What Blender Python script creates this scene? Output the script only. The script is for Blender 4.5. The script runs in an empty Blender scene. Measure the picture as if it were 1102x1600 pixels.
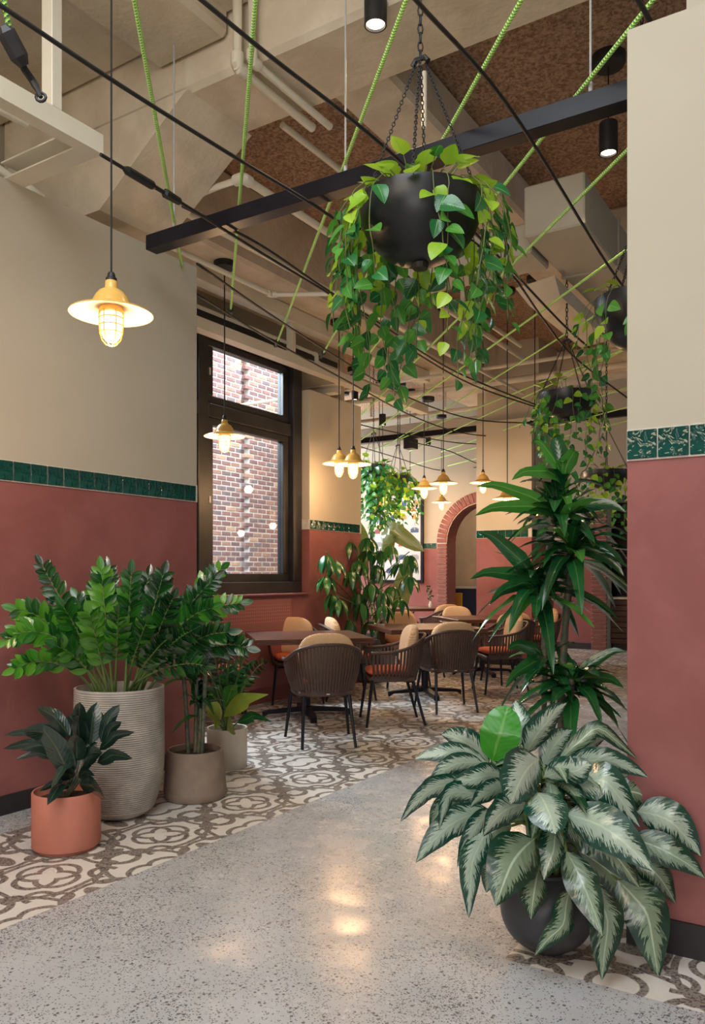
import bpy, bmesh, math, random
from mathutils import Vector, Matrix, noise
PI = math.pi
rnd = random.Random(7)
SC = bpy.context.scene
COL = SC.collection

# ------------------------------------------------------------------ camera
TH = math.radians(32.47); FPX = 1248.0; HZ = 900.0; CAMH = 1.30
cam_d = bpy.data.cameras.new('camera'); cam = bpy.data.objects.new('camera', cam_d); COL.objects.link(cam)
cam_d.sensor_fit = 'VERTICAL'; cam_d.sensor_height = 36; cam_d.sensor_width = 36
cam_d.lens = 36*FPX/1600; cam_d.shift_y = (HZ-800)/1600; cam_d.clip_start = 0.02; cam_d.clip_end = 200
cam.location = (0, 0, CAMH); cam.rotation_euler = (PI/2, 0, TH)
SC.camera = cam

# ------------------------------------------------------------------ world / exposure / large lights
SC.view_settings.view_transform = 'Standard'; SC.view_settings.look = 'None'
SC.view_settings.exposure = -0.2; SC.view_settings.gamma = 1.0; SC.view_settings.use_curve_mapping = False
W = bpy.data.worlds.new('world'); SC.world = W; W.use_nodes = True
bg = W.node_tree.nodes['Background']; bg.inputs[0].default_value = (0.88, 0.95, 1.0, 1); bg.inputs[1].default_value = 0.40

def area(name, loc, target, size, size_y, power, col):
    d = bpy.data.lights.new(name, 'AREA'); d.shape = 'RECTANGLE'; d.size = size; d.size_y = size_y; d.energy = power; d.color = col
    o = bpy.data.objects.new(name, d); COL.objects.link(o); o.location = loc
    o.rotation_euler = (Vector(target)-Vector(loc)).to_track_quat('-Z', 'Y').to_euler(); return o
area('daylight_street_side', (0.6, -3.6, 3.6), (-1.2, 3.0, 0.2), 4.0, 2.2, 60, (0.88, 0.95, 1.0))
area('added_floor_fill', (-1.2, 0.4, 4.45), (-1.25, 1.0, 0.0), 2.6, 2.6, 165, (0.86, 0.94, 1.0))  # added overhead fill that brightens the floor; no skylight there
area('added_ceiling_fill', (-2.2, -2.6, 3.7), (-2.6, 6, 5.0), 3.4, .8, 85, (1.0, 0.80, 0.58))  # added warm fill grazing the ceiling, no fixture behind it
area('added_low_fill', (0.6, -3.4, 0.9), (-2.4, 6.5, 4.6), 3.0, 1.5, 80, (1.0, 0.92, 0.82))  # added low fill aimed up, stands in for bounced light on the beams
area('daylight_window_left', (-7.1, 5.7, 4.3), (-4.0, 6.6, 0.4), 1.8, 1.8, 620, (0.82, 0.91, 1.0))
area('daylight_lane', (-6.6, 9.2, 6.9), (-8.2, 9.9, 2.6), 1.6, 4.0, 800, (0.95, 0.97, 1.0))
area('daylight_windows_beyond', (-10.6, 13.0, 3.0), (-6, 12.0, 1.0), 2.4, 2.6, 380, (0.88, 0.94, 1.0))

# ------------------------------------------------------------------ geometry of the view (pixel + known plane -> a point of the room)
Fv = Vector((-math.sin(TH), math.cos(TH), 0)); Rv = Vector((math.cos(TH), math.sin(TH), 0))
def ray(px): return Fv + Rv*((px-551)/FPX)
def at(px, py, d):
    p = ray(px)*d; p.z = CAMH + (HZ-py)*d/FPX; return p
def atz(px, py, z): return at(px, py, (z-CAMH)*FPX/(HZ-py))
def fr(f, r, z=0.0):
    p = Fv*f + Rv*r; p.z = z; return p

# ------------------------------------------------------------------ materials
def mat(name, col=(.5,.5,.5), rough=.6, metal=0, spec=.5, emit=None, es=0):
    m = bpy.data.materials.new(name); m.use_nodes = True; b = m.node_tree.nodes['Principled BSDF']
    b.inputs['Base Color'].default_value = (*col, 1); b.inputs['Roughness'].default_value = rough
    b.inputs['Metallic'].default_value = metal; b.inputs['Specular IOR Level'].default_value = spec
    if emit: b.inputs['Emission Color'].default_value = (*emit, 1); b.inputs['Emission Strength'].default_value = es
    return m
class NT:
    def __init__(s, m): s.t = m.node_tree; s.b = s.t.nodes['Principled BSDF']
    def n(s, typ, **k):
        o = s.t.nodes.new(typ)
        for a, v in k.items(): setattr(o, a, v)
        return o
    def link(s, a, b): s.t.links.new(a, b)
    def put(s, sock, v):
        if isinstance(v, (int, float)): sock.default_value = v
        elif isinstance(v, tuple): sock.default_value = v if len(v) == len(sock.default_value) else (*v, 1)
        else: s.link(v, sock)
    def m(s, op, a, b=0.0, c=0.0, clamp=False):
        o = s.n('ShaderNodeMath', operation=op); o.use_clamp = clamp
        s.put(o.inputs[0], a); s.put(o.inputs[1], b)
        if len(o.inputs) > 2: s.put(o.inputs[2], c)
        return o.outputs[0]
    def mix(s, f, a, b):
        o = s.n('ShaderNodeMix', data_type='RGBA'); s.put(o.inputs[0], f)
        s.put(o.inputs[6], a); s.put(o.inputs[7], b); return o.outputs[2]
    def noise(s, vec, scale, detail=4, rough=.55, dist=0):
        o = s.n('ShaderNodeTexNoise'); o.inputs['Scale'].default_value = scale; o.inputs['Detail'].default_value = detail
        o.inputs['Roughness'].default_value = rough; o.inputs['Distortion'].default_value = dist
        if vec: s.link(vec, o.inputs['Vector'])
        return o.outputs[0]
    def coord(s, k='Object'): return s.n('ShaderNodeTexCoord').outputs[k]
    def ss(s, v, lo, hi, a=0., b=1.):
        o = s.n('ShaderNodeMapRange', interpolation_type='SMOOTHSTEP'); s.put(o.inputs[0], v)
        s.put(o.inputs[1], lo); s.put(o.inputs[2], hi); s.put(o.inputs[3], a); s.put(o.inputs[4], b); return o.outputs[0]
    def bump(s, h, strength=.3, dist=.01):
        o = s.n('ShaderNodeBump'); o.inputs['Strength'].default_value = strength; o.inputs['Distance'].default_value = dist
        s.link(h, o.inputs['Height']); s.link(o.outputs[0], s.b.inputs['Normal'])
    def base(s, c): s.put(s.b.inputs['Base Color'], c)

def mottled(name, c1, c2, scale, rough, bs=.15, bd=.004, detail=6, spec=.5):
    m = mat(name, c1, rough, spec=spec); t = NT(m); co = t.coord(); f = t.noise(co, scale, detail)
    t.base(t.mix(t.ss(f, .35, .65), c1, c2))
    t.bump(t.noise(co, scale*6, 5), bs, bd); return m
CREAM = (.47, .425, .34); CREAM2 = (.435, .39, .305); RED = (.245, .082, .075); RED2 = (.300, .110, .102)
def two_tone(name, zc):
    m = mat(name, CREAM, .75, spec=.35); t = NT(m); co = t.coord('Object')
    g = t.n('ShaderNodeNewGeometry').outputs['Position']; sp = t.n('ShaderNodeSeparateXYZ'); t.link(g, sp.inputs[0])
    k = t.ss(sp.outputs[2], zc-.002, zc+.002)
    a = t.mix(t.ss(t.noise(g, 2.2, 7, .62, .6), .34, .68), RED, RED2)
    b = t.mix(t.ss(t.noise(g, 1.5, 4), .35, .65), CREAM, (.45, .405, .32))
    t.base(t.mix(k, a, b)); t.bump(t.noise(g, 14, 6), .12, .004)
    return m
M = {}
M['wall_l'] = two_tone('paint_left', 1.87); M['wall_r'] = two_tone('paint_right', 1.76)
M['cream'] = mottled('cream_paint', CREAM, CREAM2, 2, .7, .1)
M['cream_light'] = mottled('cream_metal', (.72, .66, .54), (.66, .60, .47), 2, .45, .05)
M['concrete_cream'] = mottled('painted_concrete', (.70, .61, .48), (.60, .51, .385), 3.5, .75, .6, .012, 8)
M['red'] = mottled('red_paint', RED, RED2, 2.5, .7)
M['dark_frame'] = mottled('dark_frame', (.018, .017, .019), (.027, .026, .028), 5, .4, .05)
M['black'] = mottled('black_metal', (.008, .007, .012), (.013, .012, .018), 4, .34, .03, spec=.25)
M['black_matt'] = mottled('black_plastic', (.010, .010, .012), (.016, .016, .018), 9, .5, .05)
M['skirting'] = mottled('skirting', (.016, .014, .016), (.026, .024, .026), 4, .5)
M['soil'] = mottled('soil', (.035, .022, .014), (.09, .055, .035), 40, .95, 1, .02)
M['white_inner'] = mottled('enamel_inner', (.85, .78, .66), (.80, .73, .6), 4, .3, .02)
M['yellow'] = mottled('yellow_enamel', (.82, .50, .13), (.76, .44, .10), 5, .22, .03)
M['grout'] = mottled('grout', (.62, .58, .52), (.5, .47, .42), 30, .9)
M['steel'] = mottled('steel', (.5, .5, .5), (.4, .4, .4), 8, .35)
M['pot_dark'] = mottled('pot_charcoal', (.034, .036, .042), (.045, .047, .054), 5, .42, .04)
M['pot_black'] = mottled('pot_black', (.010, .011, .014), (.016, .017, .021), 5, .36, .04)
M['pot_salmon'] = mottled('pot_salmon', (.52, .185, .125), (.47, .165, .11), 4, .65, .08)
M['pot_brown'] = mottled('pot_taupe', (.22, .165, .125), (.29, .22, .17), 6, .6, .3)
M['pot_white'] = mottled('pot_ivory', (.66, .60, .50), (.61, .55, .45), 5, .55, .08)
M['pot_grey'] = mottled('pot_stone', (.36, .33, .30), (.46, .42, .37), 7, .75, .5, .006)
M['rust'] = mottled('rust_fabric', (.62, .14, .055), (.52, .10, .045), 60, .9, .5, .003)
M['pale_fabric'] = mottled('pale_fabric', (.62, .53, .44), (.54, .45, .36), 60, .9, .5, .003)
M['navy'] = mottled('navy', (.02, .03, .07), (.03, .04, .09), 4, .5)
M['mustard'] = mottled('mustard', (.62, .33, .03), (.55, .28, .03), 4, .6)
M['door_wood'] = mottled('pale_door', (.62, .46, .31), (.55, .40, .26), 3, .5)
M['counter'] = mottled('counter_top', (.72, .68, .62), (.64, .6, .54), 6, .3)
M['dark_wood'] = mottled('dark_cabinet', (.055, .022, .014), (.085, .036, .024), 6, .45)
M['mirror_sign'] = mottled('sign_red', (.50, .02, .02), (.42, .015, .02), 6, .4)
M['white'] = mottled('white_print', (.58, .58, .58), (.54, .55, .56), 6, .6)
def mk_spray():
    m = mat('sprayed_ceiling', (.2,.12,.07), .95); t = NT(m); g = t.coord()
    f = t.noise(g, 42, 5, .7); f2 = t.noise(g, 2.2, 3)
    c = t.mix(t.ss(f, .36, .62), (.30, .165, .095), (.78, .52, .34)); t.base(t.mix(t.m('MULTIPLY', f2, .35), c, (.28, .16, .09)))
    t.bump(f, 1., .03); return m
M['spray'] = mk_spray()
def mk_tile():
    m = mat('green_glaze', (.01,.16,.11), .06); t = NT(m); g = t.coord()
    f = t.noise(g, 9, 3)
    t.base(t.mix(t.ss(f, .3, .7), (.001, .032, .022), (.002, .062, .044)))
    t.bump(t.noise(g, 24, 2, .5, .8), .42, .012); return m
M['tile'] = mk_tile()
def mk_weave():
    m = mat('tan_weave', (.6,.4,.22), .92); t = NT(m); g = t.coord(); sp = t.n('ShaderNodeSeparateXYZ'); t.link(g, sp.inputs[0])
    a = t.m('SINE', t.m('MULTIPLY', sp.outputs[0], 420.)); b = t.m('SINE', t.m('MULTIPLY', sp.outputs[2], 420.))
    w = t.m('MULTIPLY', a, b); k = t.ss(t.m('ADD', w, t.m('MULTIPLY', t.noise(g, 90, 2), .9)), .1, .9)
    t.base(t.mix(k, (.72, .50, .30), (.50, .29, .14))); t.bump(w, .5, .002); return m
M['weave'] = mk_weave()
def mk_wood():
    m = mat('table_wood', (.2,.08,.04), .36); t = NT(m); g = t.coord(); mp = t.n('ShaderNodeMapping'); mp.inputs['Scale'].default_value = (1.5, 14, 14)
    t.link(g, mp.inputs[0]); f = t.noise(mp.outputs[0], 4, 7, .6, .4)
    t.base(t.mix(t.ss(f, .35, .68), (.050, .018, .012), (.12, .048, .030))); t.bump(f, .06, .003); return m
M['wood'] = mk_wood()
def mk_brick(name, a, b):
    m = mat(name, a, .85); t = NT(m); g = t.n('ShaderNodeNewGeometry').outputs['Position']
    t.base(t.mix(t.ss(t.noise(g, 17, 5), .3, .7), a, b)); t.bump(t.noise(g, 60, 5), .5, .006); return m
BR = [mk_brick('brick_%s' % n, a, b) for n, a, b in (('plum', (.30,.165,.155), (.38,.22,.20)), ('dusk', (.24,.145,.15), (.30,.18,.18)),
      ('rose', (.40,.23,.19), (.46,.29,.24)), ('slate', (.22,.17,.19), (.30,.22,.22)), ('sand', (.55,.36,.25), (.60,.42,.30)))]
M['mortar'] = mottled('mortar', (.78, .74, .72), (.68, .65, .62), 20, .95)
M['arch_brick'] = mk_brick('arch_brick', (.20,.068,.055), (.27,.10,.082))
def mk_slat():
    m = mat('cord_brown', (.05,.025,.018), .5); t = NT(m); g = t.coord()
    f = t.noise(g, 300, 2); t.base(t.mix(t.ss(f, .35, .65), (.040, .021, .016), (.085, .046, .034))); t.bump(f, .4, .002); return m
M['slat'] = mk_slat()
def mk_ribbed():
    m = mat('ribbed_stone', (.4,.37,.33), .7); t = NT(m); g = t.coord(); f = t.noise(g, 9, 5)
    t.base(t.mix(t.ss(f, .3, .7), (.40, .36, .315), (.52, .475, .42))); t.bump(t.noise(g, 90, 3), .3, .004); return m
M['pot_ribbed'] = mk_ribbed()
def mk_perf():
    m = mat('perforated_red', RED, .55); t = NT(m); g = t.n('ShaderNodeNewGeometry').outputs['Position']
    sp = t.n('ShaderNodeSeparateXYZ'); t.link(g, sp.inputs[0]); P = .034
    a = t.m('SUBTRACT', t.m('FRACT', t.m('DIVIDE', sp.outputs[1], P)), .5); b = t.m('SUBTRACT', t.m('FRACT', t.m('DIVIDE', sp.outputs[2], P)), .5)
    r = t.m('SQRT', t.m('ADD', t.m('MULTIPLY', a, a), t.m('MULTIPLY', b, b))); k = t.ss(r, .17, .24)
    k = t.m('MAXIMUM', k, t.ss(sp.outputs[2], .80, .82, 1, 0)); k = t.m('MAXIMUM', k, t.ss(sp.outputs[2], 1.0, 1.01))
    t.base(t.mix(k, (.52, .22, .18), RED2)); return m
M['perf'] = mk_perf()
def mk_rope():
    m = mat('green_rope', (.35,.8,.1), .6); t = NT(m); g = t.coord()
    sp = t.n('ShaderNodeSeparateXYZ'); t.link(g, sp.inputs[0])
    ang = t.m('ARCTAN2', sp.outputs[1], sp.outputs[2]); x = t.m('MULTIPLY', sp.outputs[0], 380.)
    a = t.m('SINE', t.m('ADD', x, t.m('MULTIPLY', ang, 2.))); b = t.m('SINE', t.m('SUBTRACT', x, t.m('MULTIPLY', ang, 3.)))
    c = t.mix(t.ss(a, .62, .75), (.52, 1.0, .14), (.02, .22, .16)); t.base(t.mix(t.ss(b, .78, .88), c, (.80, 1.0, .55)))
    t.b.inputs['Emission Strength'].default_value = 0; t.bump(a, .5, .003); return m
M['rope'] = mk_rope()
def mk_concrete():
    m = mat('polished_concrete', (.4,.4,.4), .2); t = NT(m); g = t.n('ShaderNodeNewGeometry').outputs['Position']
    v = t.n('ShaderNodeTexVoronoi'); v.inputs['Scale'].default_value = 150; t.link(g, v.inputs['Vector'])
    v2 = t.n('ShaderNodeTexVoronoi'); v2.inputs['Scale'].default_value = 62; t.link(g, v2.inputs['Vector'])
    sr = t.n('ShaderNodeSeparateColor'); t.link(v.outputs['Color'], sr.inputs[0]); sr2 = t.n('ShaderNodeSeparateColor'); t.link(v2.outputs['Color'], sr2.inputs[0])
    cloud = t.ss(t.noise(g, 1.7, 7, .62, .5), .40, .62)           # how much aggregate is exposed
    th = t.m('ADD', .22, t.m('MULTIPLY', cloud, .60))
    dark = t.m('MULTIPLY', t.m('LESS_THAN', sr.outputs[0], th), t.ss(v.outputs['Distance'], .30, .48, 1, 0))
    dark2 = t.m('MULTIPLY', t.m('LESS_THAN', sr2.outputs[0], t.m('MULTIPLY', th, .5)), t.ss(v2.outputs['Distance'], .25, .42, 1, 0))
    lite = t.m('MULTIPLY', t.m('GREATER_THAN', sr.outputs[1], .86), t.ss(v.outputs['Distance'], .3, .45, 1, 0))
    cem = t.mix(t.noise(g, 3.5, 6), (.38, .39, .40), (.54, .55, .56))
    c = t.mix(t.m('MAXIMUM', dark, dark2), cem, (.13, .13, .135)); c = t.mix(t.m('MULTIPLY', lite, cloud), c, (.68, .65, .6))
    t.base(c); t.put(t.b.inputs['Roughness'], t.ss(t.noise(g, 6, 5), .3, .7, .17, .34)); t.bump(t.noise(g, 5, 4), .04, .004); return m
M['concrete'] = mk_concrete()
def mk_mosaic():
    m = mat('inlaid_scrolls', (.6,.6,.6), .32); t = NT(m); g = t.n('ShaderNodeNewGeometry').outputs['Position']
    sp = t.n('ShaderNodeSeparateXYZ'); t.link(g, sp.inputs[0]); S = .66
    wob = t.m('MULTIPLY', t.m('SUBTRACT', t.noise(g, 5, 2), .5), .03)
    def cell(o): return t.m('ABSOLUTE', t.m('SUBTRACT', t.m('FRACT', t.m('ADD', t.m('DIVIDE', o, S), 20.)), .5))
    a = t.m('ADD', cell(t.m('ADD', sp.outputs[0], 2.97)), wob); b = t.m('ADD', cell(t.m('SUBTRACT', sp.outputs[1], 2.21)), wob)
    def dist(cx, cy, sx=1., sy=1.):
        x = t.m('MULTIPLY', t.m('SUBTRACT', a, cx), sx); y = t.m('MULTIPLY', t.m('SUBTRACT', b, cy), sy)
        return t.m('SQRT', t.m('ADD', t.m('MULTIPLY', x, x), t.m('MULTIPLY', y, y)))
    def ring(cx, cy, r, w, sx=1., sy=1.):
        return t.ss(t.m('ABSOLUTE', t.m('SUBTRACT', dist(cx, cy, sx, sy), r)), w-.004, w+.004, 1, 0)
    def band(v, lo, hi): return t.m('MULTIPLY', t.m('GREATER_THAN', v, lo), t.m('LESS_THAN', v, hi))
    parts = [ring(.0, .09, .13, .020), ring(.5, .41, .13, .020), ring(.41, .5, .13, .020),
             ring(.0, .5, .20, .022, 1.25, .8), ring(.5, .0, .20, .022, .8, 1.25),
             ring(.0, .0, .36, .022, .82, 1.2), ring(.5, .5, .36, .022, 1.2, .82),
             t.m('MULTIPLY', ring(.25, .25, .085, .022), t.m('GREATER_THAN', a, .23)),
             t.m('MULTIPLY', ring(.14, .33, .06, .02), t.m('GREATER_THAN', b, .30)),
             t.m('MULTIPLY', ring(.34, .14, .06, .02), t.m('GREATER_THAN', a, .31)),
             t.m('MULTIPLY', t.ss(dist(.5, .0, 1, .5), .06, .068, 1, 0), 1.), t.ss(dist(.0, .5, .5, 1), .06, .068, 1, 0)]
    k = parts[0]
    for p in parts[1:]: k = t.m('MAXIMUM', k, p)
    v = t.n('ShaderNodeTexVoronoi'); v.inputs['Scale'].default_value = 150; t.link(g, v.inputs['Vector'])
    sr = t.n('ShaderNodeSeparateColor'); t.link(v.outputs['Color'], sr.inputs[0])
    ag = t.m('LESS_THAN', sr.outputs[0], .35)
    dark = t.mix(ag, (.27, .235, .20), (.10, .09, .085)); lite = t.mix(t.noise(g, 4, 4), (.62, .585, .53), (.78, .75, .70))
    t.base(t.mix(k, lite, dark)); t.put(t.b.inputs['Roughness'], t.ss(t.noise(g, 6, 5), .3, .7, .26, .42)); return m
M['mosaic'] = mk_mosaic()

def leaf_shader(name, c1, c2, rough=.32, trans=.25, kind='plain', rib=(.25,.5,.12), ribk=.55, coat=.6):
    m = mat(name, c1, rough); t = NT(m); b = t.b
    b.inputs['Coat Weight'].default_value = coat; b.inputs['Coat Roughness'].default_value = .16; b.inputs['Coat IOR'].default_value = 1.6
    uv = t.coord('UV'); sp = t.n('ShaderNodeSeparateXYZ'); t.link(uv, sp.inputs[0])
    u, v = sp.outputs[0], sp.outputs[1]            # u along 0..1, v across -1..1 stored as 0..1
    av = t.m('ABSOLUTE', t.m('SUBTRACT', t.m('MULTIPLY', v, 2.), 1.))
    oi = t.n('ShaderNodeObjectInfo').outputs['Random']
    pos = t.n('ShaderNodeNewGeometry').outputs['Position']
    if kind == 'silver':
        # feathered veins running outwards and forwards from the midrib
        cb = t.n('ShaderNodeCombineXYZ'); t.put(cb.inputs[0], t.m('MULTIPLY', t.m('SUBTRACT', u, t.m('MULTIPLY', av, .22)), 34.))
        t.put(cb.inputs[1], t.m('MULTIPLY', v, 3.)); t.put(cb.inputs[2], t.m('MULTIPLY', oi, 40.))
        nz = t.noise(cb.outputs[0], 1.25, 4, .65)
        edge = t.m('ADD', av, t.m('MULTIPLY', t.m('SUBTRACT', nz, .5), 2.3))
        edge = t.m('ADD', edge, t.m('MULTIPLY', t.m('SUBTRACT', u, .5), .25))
        k = t.ss(edge, .46, .60)
        mid = t.ss(av, .03, .06, 1, 0)
        c = t.mix(k, c1, c2); c = t.mix(mid, c, (.55, .66, .48))
        cool = t.m('MULTIPLY', oi, .5); c = t.mix(t.m('MULTIPLY', cool, t.m('SUBTRACT', 1., k)), c, (.34, .50, .40))
    else:
        k = t.noise(pos, 14, 3); c = t.mix(t.ss(t.m('ADD', t.m('MULTIPLY', k, .5), t.m('MULTIPLY', oi, .5)), .2, .8), c1, c2)
        mid = t.ss(av, .04, .10, 1, 0); c = t.mix(t.m('MULTIPLY', mid, ribk), c, rib)
    t.base(c); t.bump(t.m('SINE', t.m('MULTIPLY', t.m('SUBTRACT', u, t.m('MULTIPLY', av, .25)), 60.)), .10, .004)
    if trans:
        tr = t.n('ShaderNodeBsdfTranslucent'); t.link(c, tr.inputs[0]); mx = t.n('ShaderNodeMixShader'); mx.inputs[0].default_value = trans
        out = [n for n in t.t.nodes if n.type == 'OUTPUT_MATERIAL'][0]
        t.link(b.outputs[0], mx.inputs[1]); t.link(tr.outputs[0], mx.inputs[2]); t.link(mx.outputs[0], out.inputs[0])
    return m
M['pothos'] = leaf_shader('pothos_leaf', (.040, .22, .030), (.10, .36, .045), .32, .3, coat=.3)
M['pothos_dark'] = leaf_shader('pothos_deep_leaf', (.012, .12, .035), (.03, .19, .05), .26, .2, coat=.3)
M['pothos_lime'] = leaf_shader('pothos_lime_leaf', (.30, .55, .03), (.45, .68, .05), .35, .4, coat=.3)
M['zz'] = leaf_shader('zz_leaf', (.008, .070, .012), (.024, .15, .018), .13, .10, ribk=.18)
M['zz_light'] = leaf_shader('zz_young_leaf', (.045, .22, .018), (.12, .36, .03), .18, .2, ribk=.18)
M['zz_dark'] = leaf_shader('zz_old_leaf', (.004, .026, .011), (.009, .055, .016), .12, .06, ribk=.18)
M['drac'] = leaf_shader('dracaena_leaf', (.005, .055, .018), (.018, .12, .028), .16, .12, ribk=.18)
M['drac2'] = leaf_shader('dracaena_leaf_bright', (.05, .24, .03), (.09, .32, .05), .25, .3)
M['rubber'] = leaf_shader('rubber_leaf', (.008, .026, .020), (.020, .046, .032), .16, .06, rib=(.10,.12,.06))
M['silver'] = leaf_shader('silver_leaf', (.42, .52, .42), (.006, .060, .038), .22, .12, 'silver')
M['silver_dark'] = leaf_shader('silver_leaf_shade', (.20, .27, .155), (.006, .045, .022), .24, .12, 'silver')  # darker copy of the silver leaf with shade put into the colour
M['plain_green'] = leaf_shader('plain_green_leaf', (.045, .33, .02), (.07, .40, .03), .3, .35)
M['schef'] = leaf_shader('umbrella_leaf', (.012, .10, .030), (.05, .21, .04), .18, .2, ribk=.18, coat=.2)
M['yellowish'] = leaf_shader('yellowing_leaf', (.22, .34, .04), (.42, .50, .07), .35, .3)
M['banana'] = leaf_shader('banana_leaf', (.07, .10, .02), (.13, .16, .03), .4, .35, rib=(.3,.25,.06))
M['stem'] = mottled('green_stem', (.08, .16, .04), (.14, .20, .06), 9, .5)
M['vine'] = mottled('vine_stem', (.07, .12, .03), (.15, .15, .05), 9, .5)
M['cane'] = mottled('cane_bark', (.05, .09, .06), (.16, .13, .08), 30, .5, .6)
def mk_globe():
    m = mat('lit_globe', (1, .9, .7), .3, emit=(1., .74, .42), es=5.0); return m
M['globe'] = mk_globe()
M['spot_face'] = mat('spot_lens', (1, .9, .8), .3, emit=(1, .82, .6), es=9)
def mk_glass():
    m = mat('window_glass', (1, 1, 1), .02); t = NT(m); out = [n for n in t.t.nodes if n.type == 'OUTPUT_MATERIAL'][0]
    tr = t.n('ShaderNodeBsdfTransparent'); tr.inputs[0].default_value = (.93, .96, .97, 1); gl = t.n('ShaderNodeBsdfGlossy'); gl.inputs['Roughness'].default_value = .02
    mx = t.n('ShaderNodeMixShader'); mx.inputs[0].default_value = .022
    t.link(tr.outputs[0], mx.inputs[1]); t.link(gl.outputs[0], mx.inputs[2]); t.link(mx.outputs[0], out.inputs[0]); return m
M['glass'] = mk_glass()

# ------------------------------------------------------------------ mesh helpers
class MB:
    """collects geometry; build() links it as one mesh object"""
    def __init__(s, org=(0,0,0)): s.v = []; s.f = []; s.uv = None; s.mi = []; s.org = Vector(org)
    def add(s, vs, fs, mi=0):
        o = len(s.v); s.v += [tuple(Vector(p)-s.org) for p in vs]; s.f += [tuple(i+o for i in f) for f in fs]; s.mi += [mi]*len(fs); return s
    def box(s, lo, hi, mi=0):
        x0, y0, z0 = lo; x1, y1, z1 = hi
        return s.add([(x0,y0,z0),(x1,y0,z0),(x1,y1,z0),(x0,y1,z0),(x0,y0,z1),(x1,y0,z1),(x1,y1,z1),(x0,y1,z1)],
              [(0,3,2,1),(4,5,6,7),(0,1,5,4),(1,2,6,5),(2,3,7,6),(3,0,4,7)], mi)
    def bbox(s, lo, hi, b=.004, mi=0):
        """box with chamfered edges"""
        c = [(lo[i]+hi[i])/2 for i in range(3)]; h = [(hi[i]-lo[i])/2 for i in range(3)]; b = min(b, min(h)*.6)
        vs = []
        for a in range(3):
            for sx in (-1, 1):
                for sy in (-1, 1):
                    for sz in (-1, 1):
                        q = [sx*(h[0]-b), sy*(h[1]-b), sz*(h[2]-b)]; q[a] = (sx, sy, sz)[a]*h[a]
                        vs.append(tuple(c[i]+q[i] for i in range(3)))
        bm = bmesh.new(); bv = [bm.verts.new(v) for v in vs]; r = bmesh.ops.convex_hull(bm, input=bv); bm.verts.index_update()
        bm.normal_update(); fs = [tuple(v.index for v in f.verts) for f in bm.faces]; vv = [v.co[:] for v in bm.verts]; bm.free()
        return s.add(vv, fs, mi)
    def tube(s, pts, r, n=8, caps=True, closed=False, mi=0):
        pts = [Vector(p) for p in pts]; N = len(pts); rs = r if isinstance(r, (list, tuple)) else [r]*N
        up = Vector((0,0,1)); prev = None; vs = []; fs = []
        for i, p in enumerate(pts):
            if closed: tg = pts[(i+1) % N]-pts[i-1]
            else: tg = pts[min(i+1, N-1)]-pts[max(i-1, 0)]
            if tg.length < 1e-9: tg = Vector((0,0,1))
            tg.normalize()
            if prev is None:
                a = tg.orthogonal().normalized()
            else:
                a = prev-tg*prev.dot(tg)
                a = a.normalized() if a.length > 1e-6 else tg.orthogonal().normalized()
            prev = a; b = tg.cross(a)
            for k in range(n):
                t = 2*PI*k/n; vs.append(p+(a*math.cos(t)+b*math.sin(t))*rs[i])
        for i in range(N if closed else N-1):
            j = (i+1) % N
            for k in range(n):
                l = (k+1) % n; fs.append((i*n+k, i*n+l, j*n+l, j*n+k))
        if caps and not closed: fs.append(tuple(range(n))[::-1]); fs.append(tuple((N-1)*n+k for k in range(n)))
        return s.add(vs, fs, mi)
    def lathe(s, prof, c=(0,0,0), n=32, mi=0):
        vs = []; fs = []; N = len(prof); c = Vector(c)
        for (r, z) in prof:
            for k in range(n):
                t = 2*PI*k/n; vs.append(c+Vector((r*math.cos(t), r*math.sin(t), z)))
        for i in range(N-1):
            for k in range(n):
                l = (k+1) % n; fs.append((i*n+k, i*n+l, (i+1)*n+l, (i+1)*n+k))
        if prof[0][0] > 1e-4: pass
        return s.add(vs, fs, mi)
    def disc(s, c, r, n=24, up=1, mi=0):
        c = Vector(c); vs = [c+Vector((r*math.cos(2*PI*k/n), r*math.sin(2*PI*k/n), 0)) for k in range(n)]
        return s.add(vs, [tuple(range(n)) if up > 0 else tuple(range(n))[::-1]], mi)
    def build(s, name, m, parent=None, smooth=False, uv=None, link=True):
        me = bpy.data.meshes.new(name); me.from_pydata(s.v, [], s.f)
        for x in (m if isinstance(m, (list, tuple)) else [m]): me.materials.append(x if not isinstance(x, str) else M[x])
        if len(set(s.mi)) > 1: me.polygons.foreach_set('material_index', s.mi)
        if smooth: me.polygons.foreach_set('use_smooth', [True]*len(me.polygons))
        if uv:
            l = me.uv_layers.new(name='UVMap'); li = [0]*len(me.loops); me.loops.foreach_get('vertex_index', li)
            flat = [];
            for i in li: flat += uv[i]
            l.data.foreach_set('uv', flat)
        me.update(); o = bpy.data.objects.new(name, me)
        if smooth == 'auto':
            pass
        COL.objects.link(o)
        if parent: o.parent = parent
        if s.org.length > 0 and not parent: o.location = s.org
        return o
def smooth_angle(o, deg=35):
    me = o.data; me.polygons.foreach_set('use_smooth', [True]*len(me.polygons))
    try: me.set_sharp_from_angle(angle=math.radians(deg))
    except Exception: pass
    return o
def tag(o, label, cat, group=None, kind=None):
    o['label'] = label; o['category'] = cat
    if group: o['group'] = group
    if kind: o['kind'] = kind
    return o
def thing(name, loc, label, cat, group=None, rz=0):
    o = bpy.data.objects.new(name, None); COL.objects.link(o); o.location = loc; o.rotation_euler = (0,0,rz); o.empty_display_size = .05
    return tag(o, label, cat, group)
KIDS = {}
def struct(o): o['kind'] = 'structure'; return o
def copy_tree(o, parent=None):
    c = o.copy(); COL.objects.link(c)
    if parent: c.parent = parent
    for ch in children(o): copy_tree(ch, c)
    return c
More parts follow.
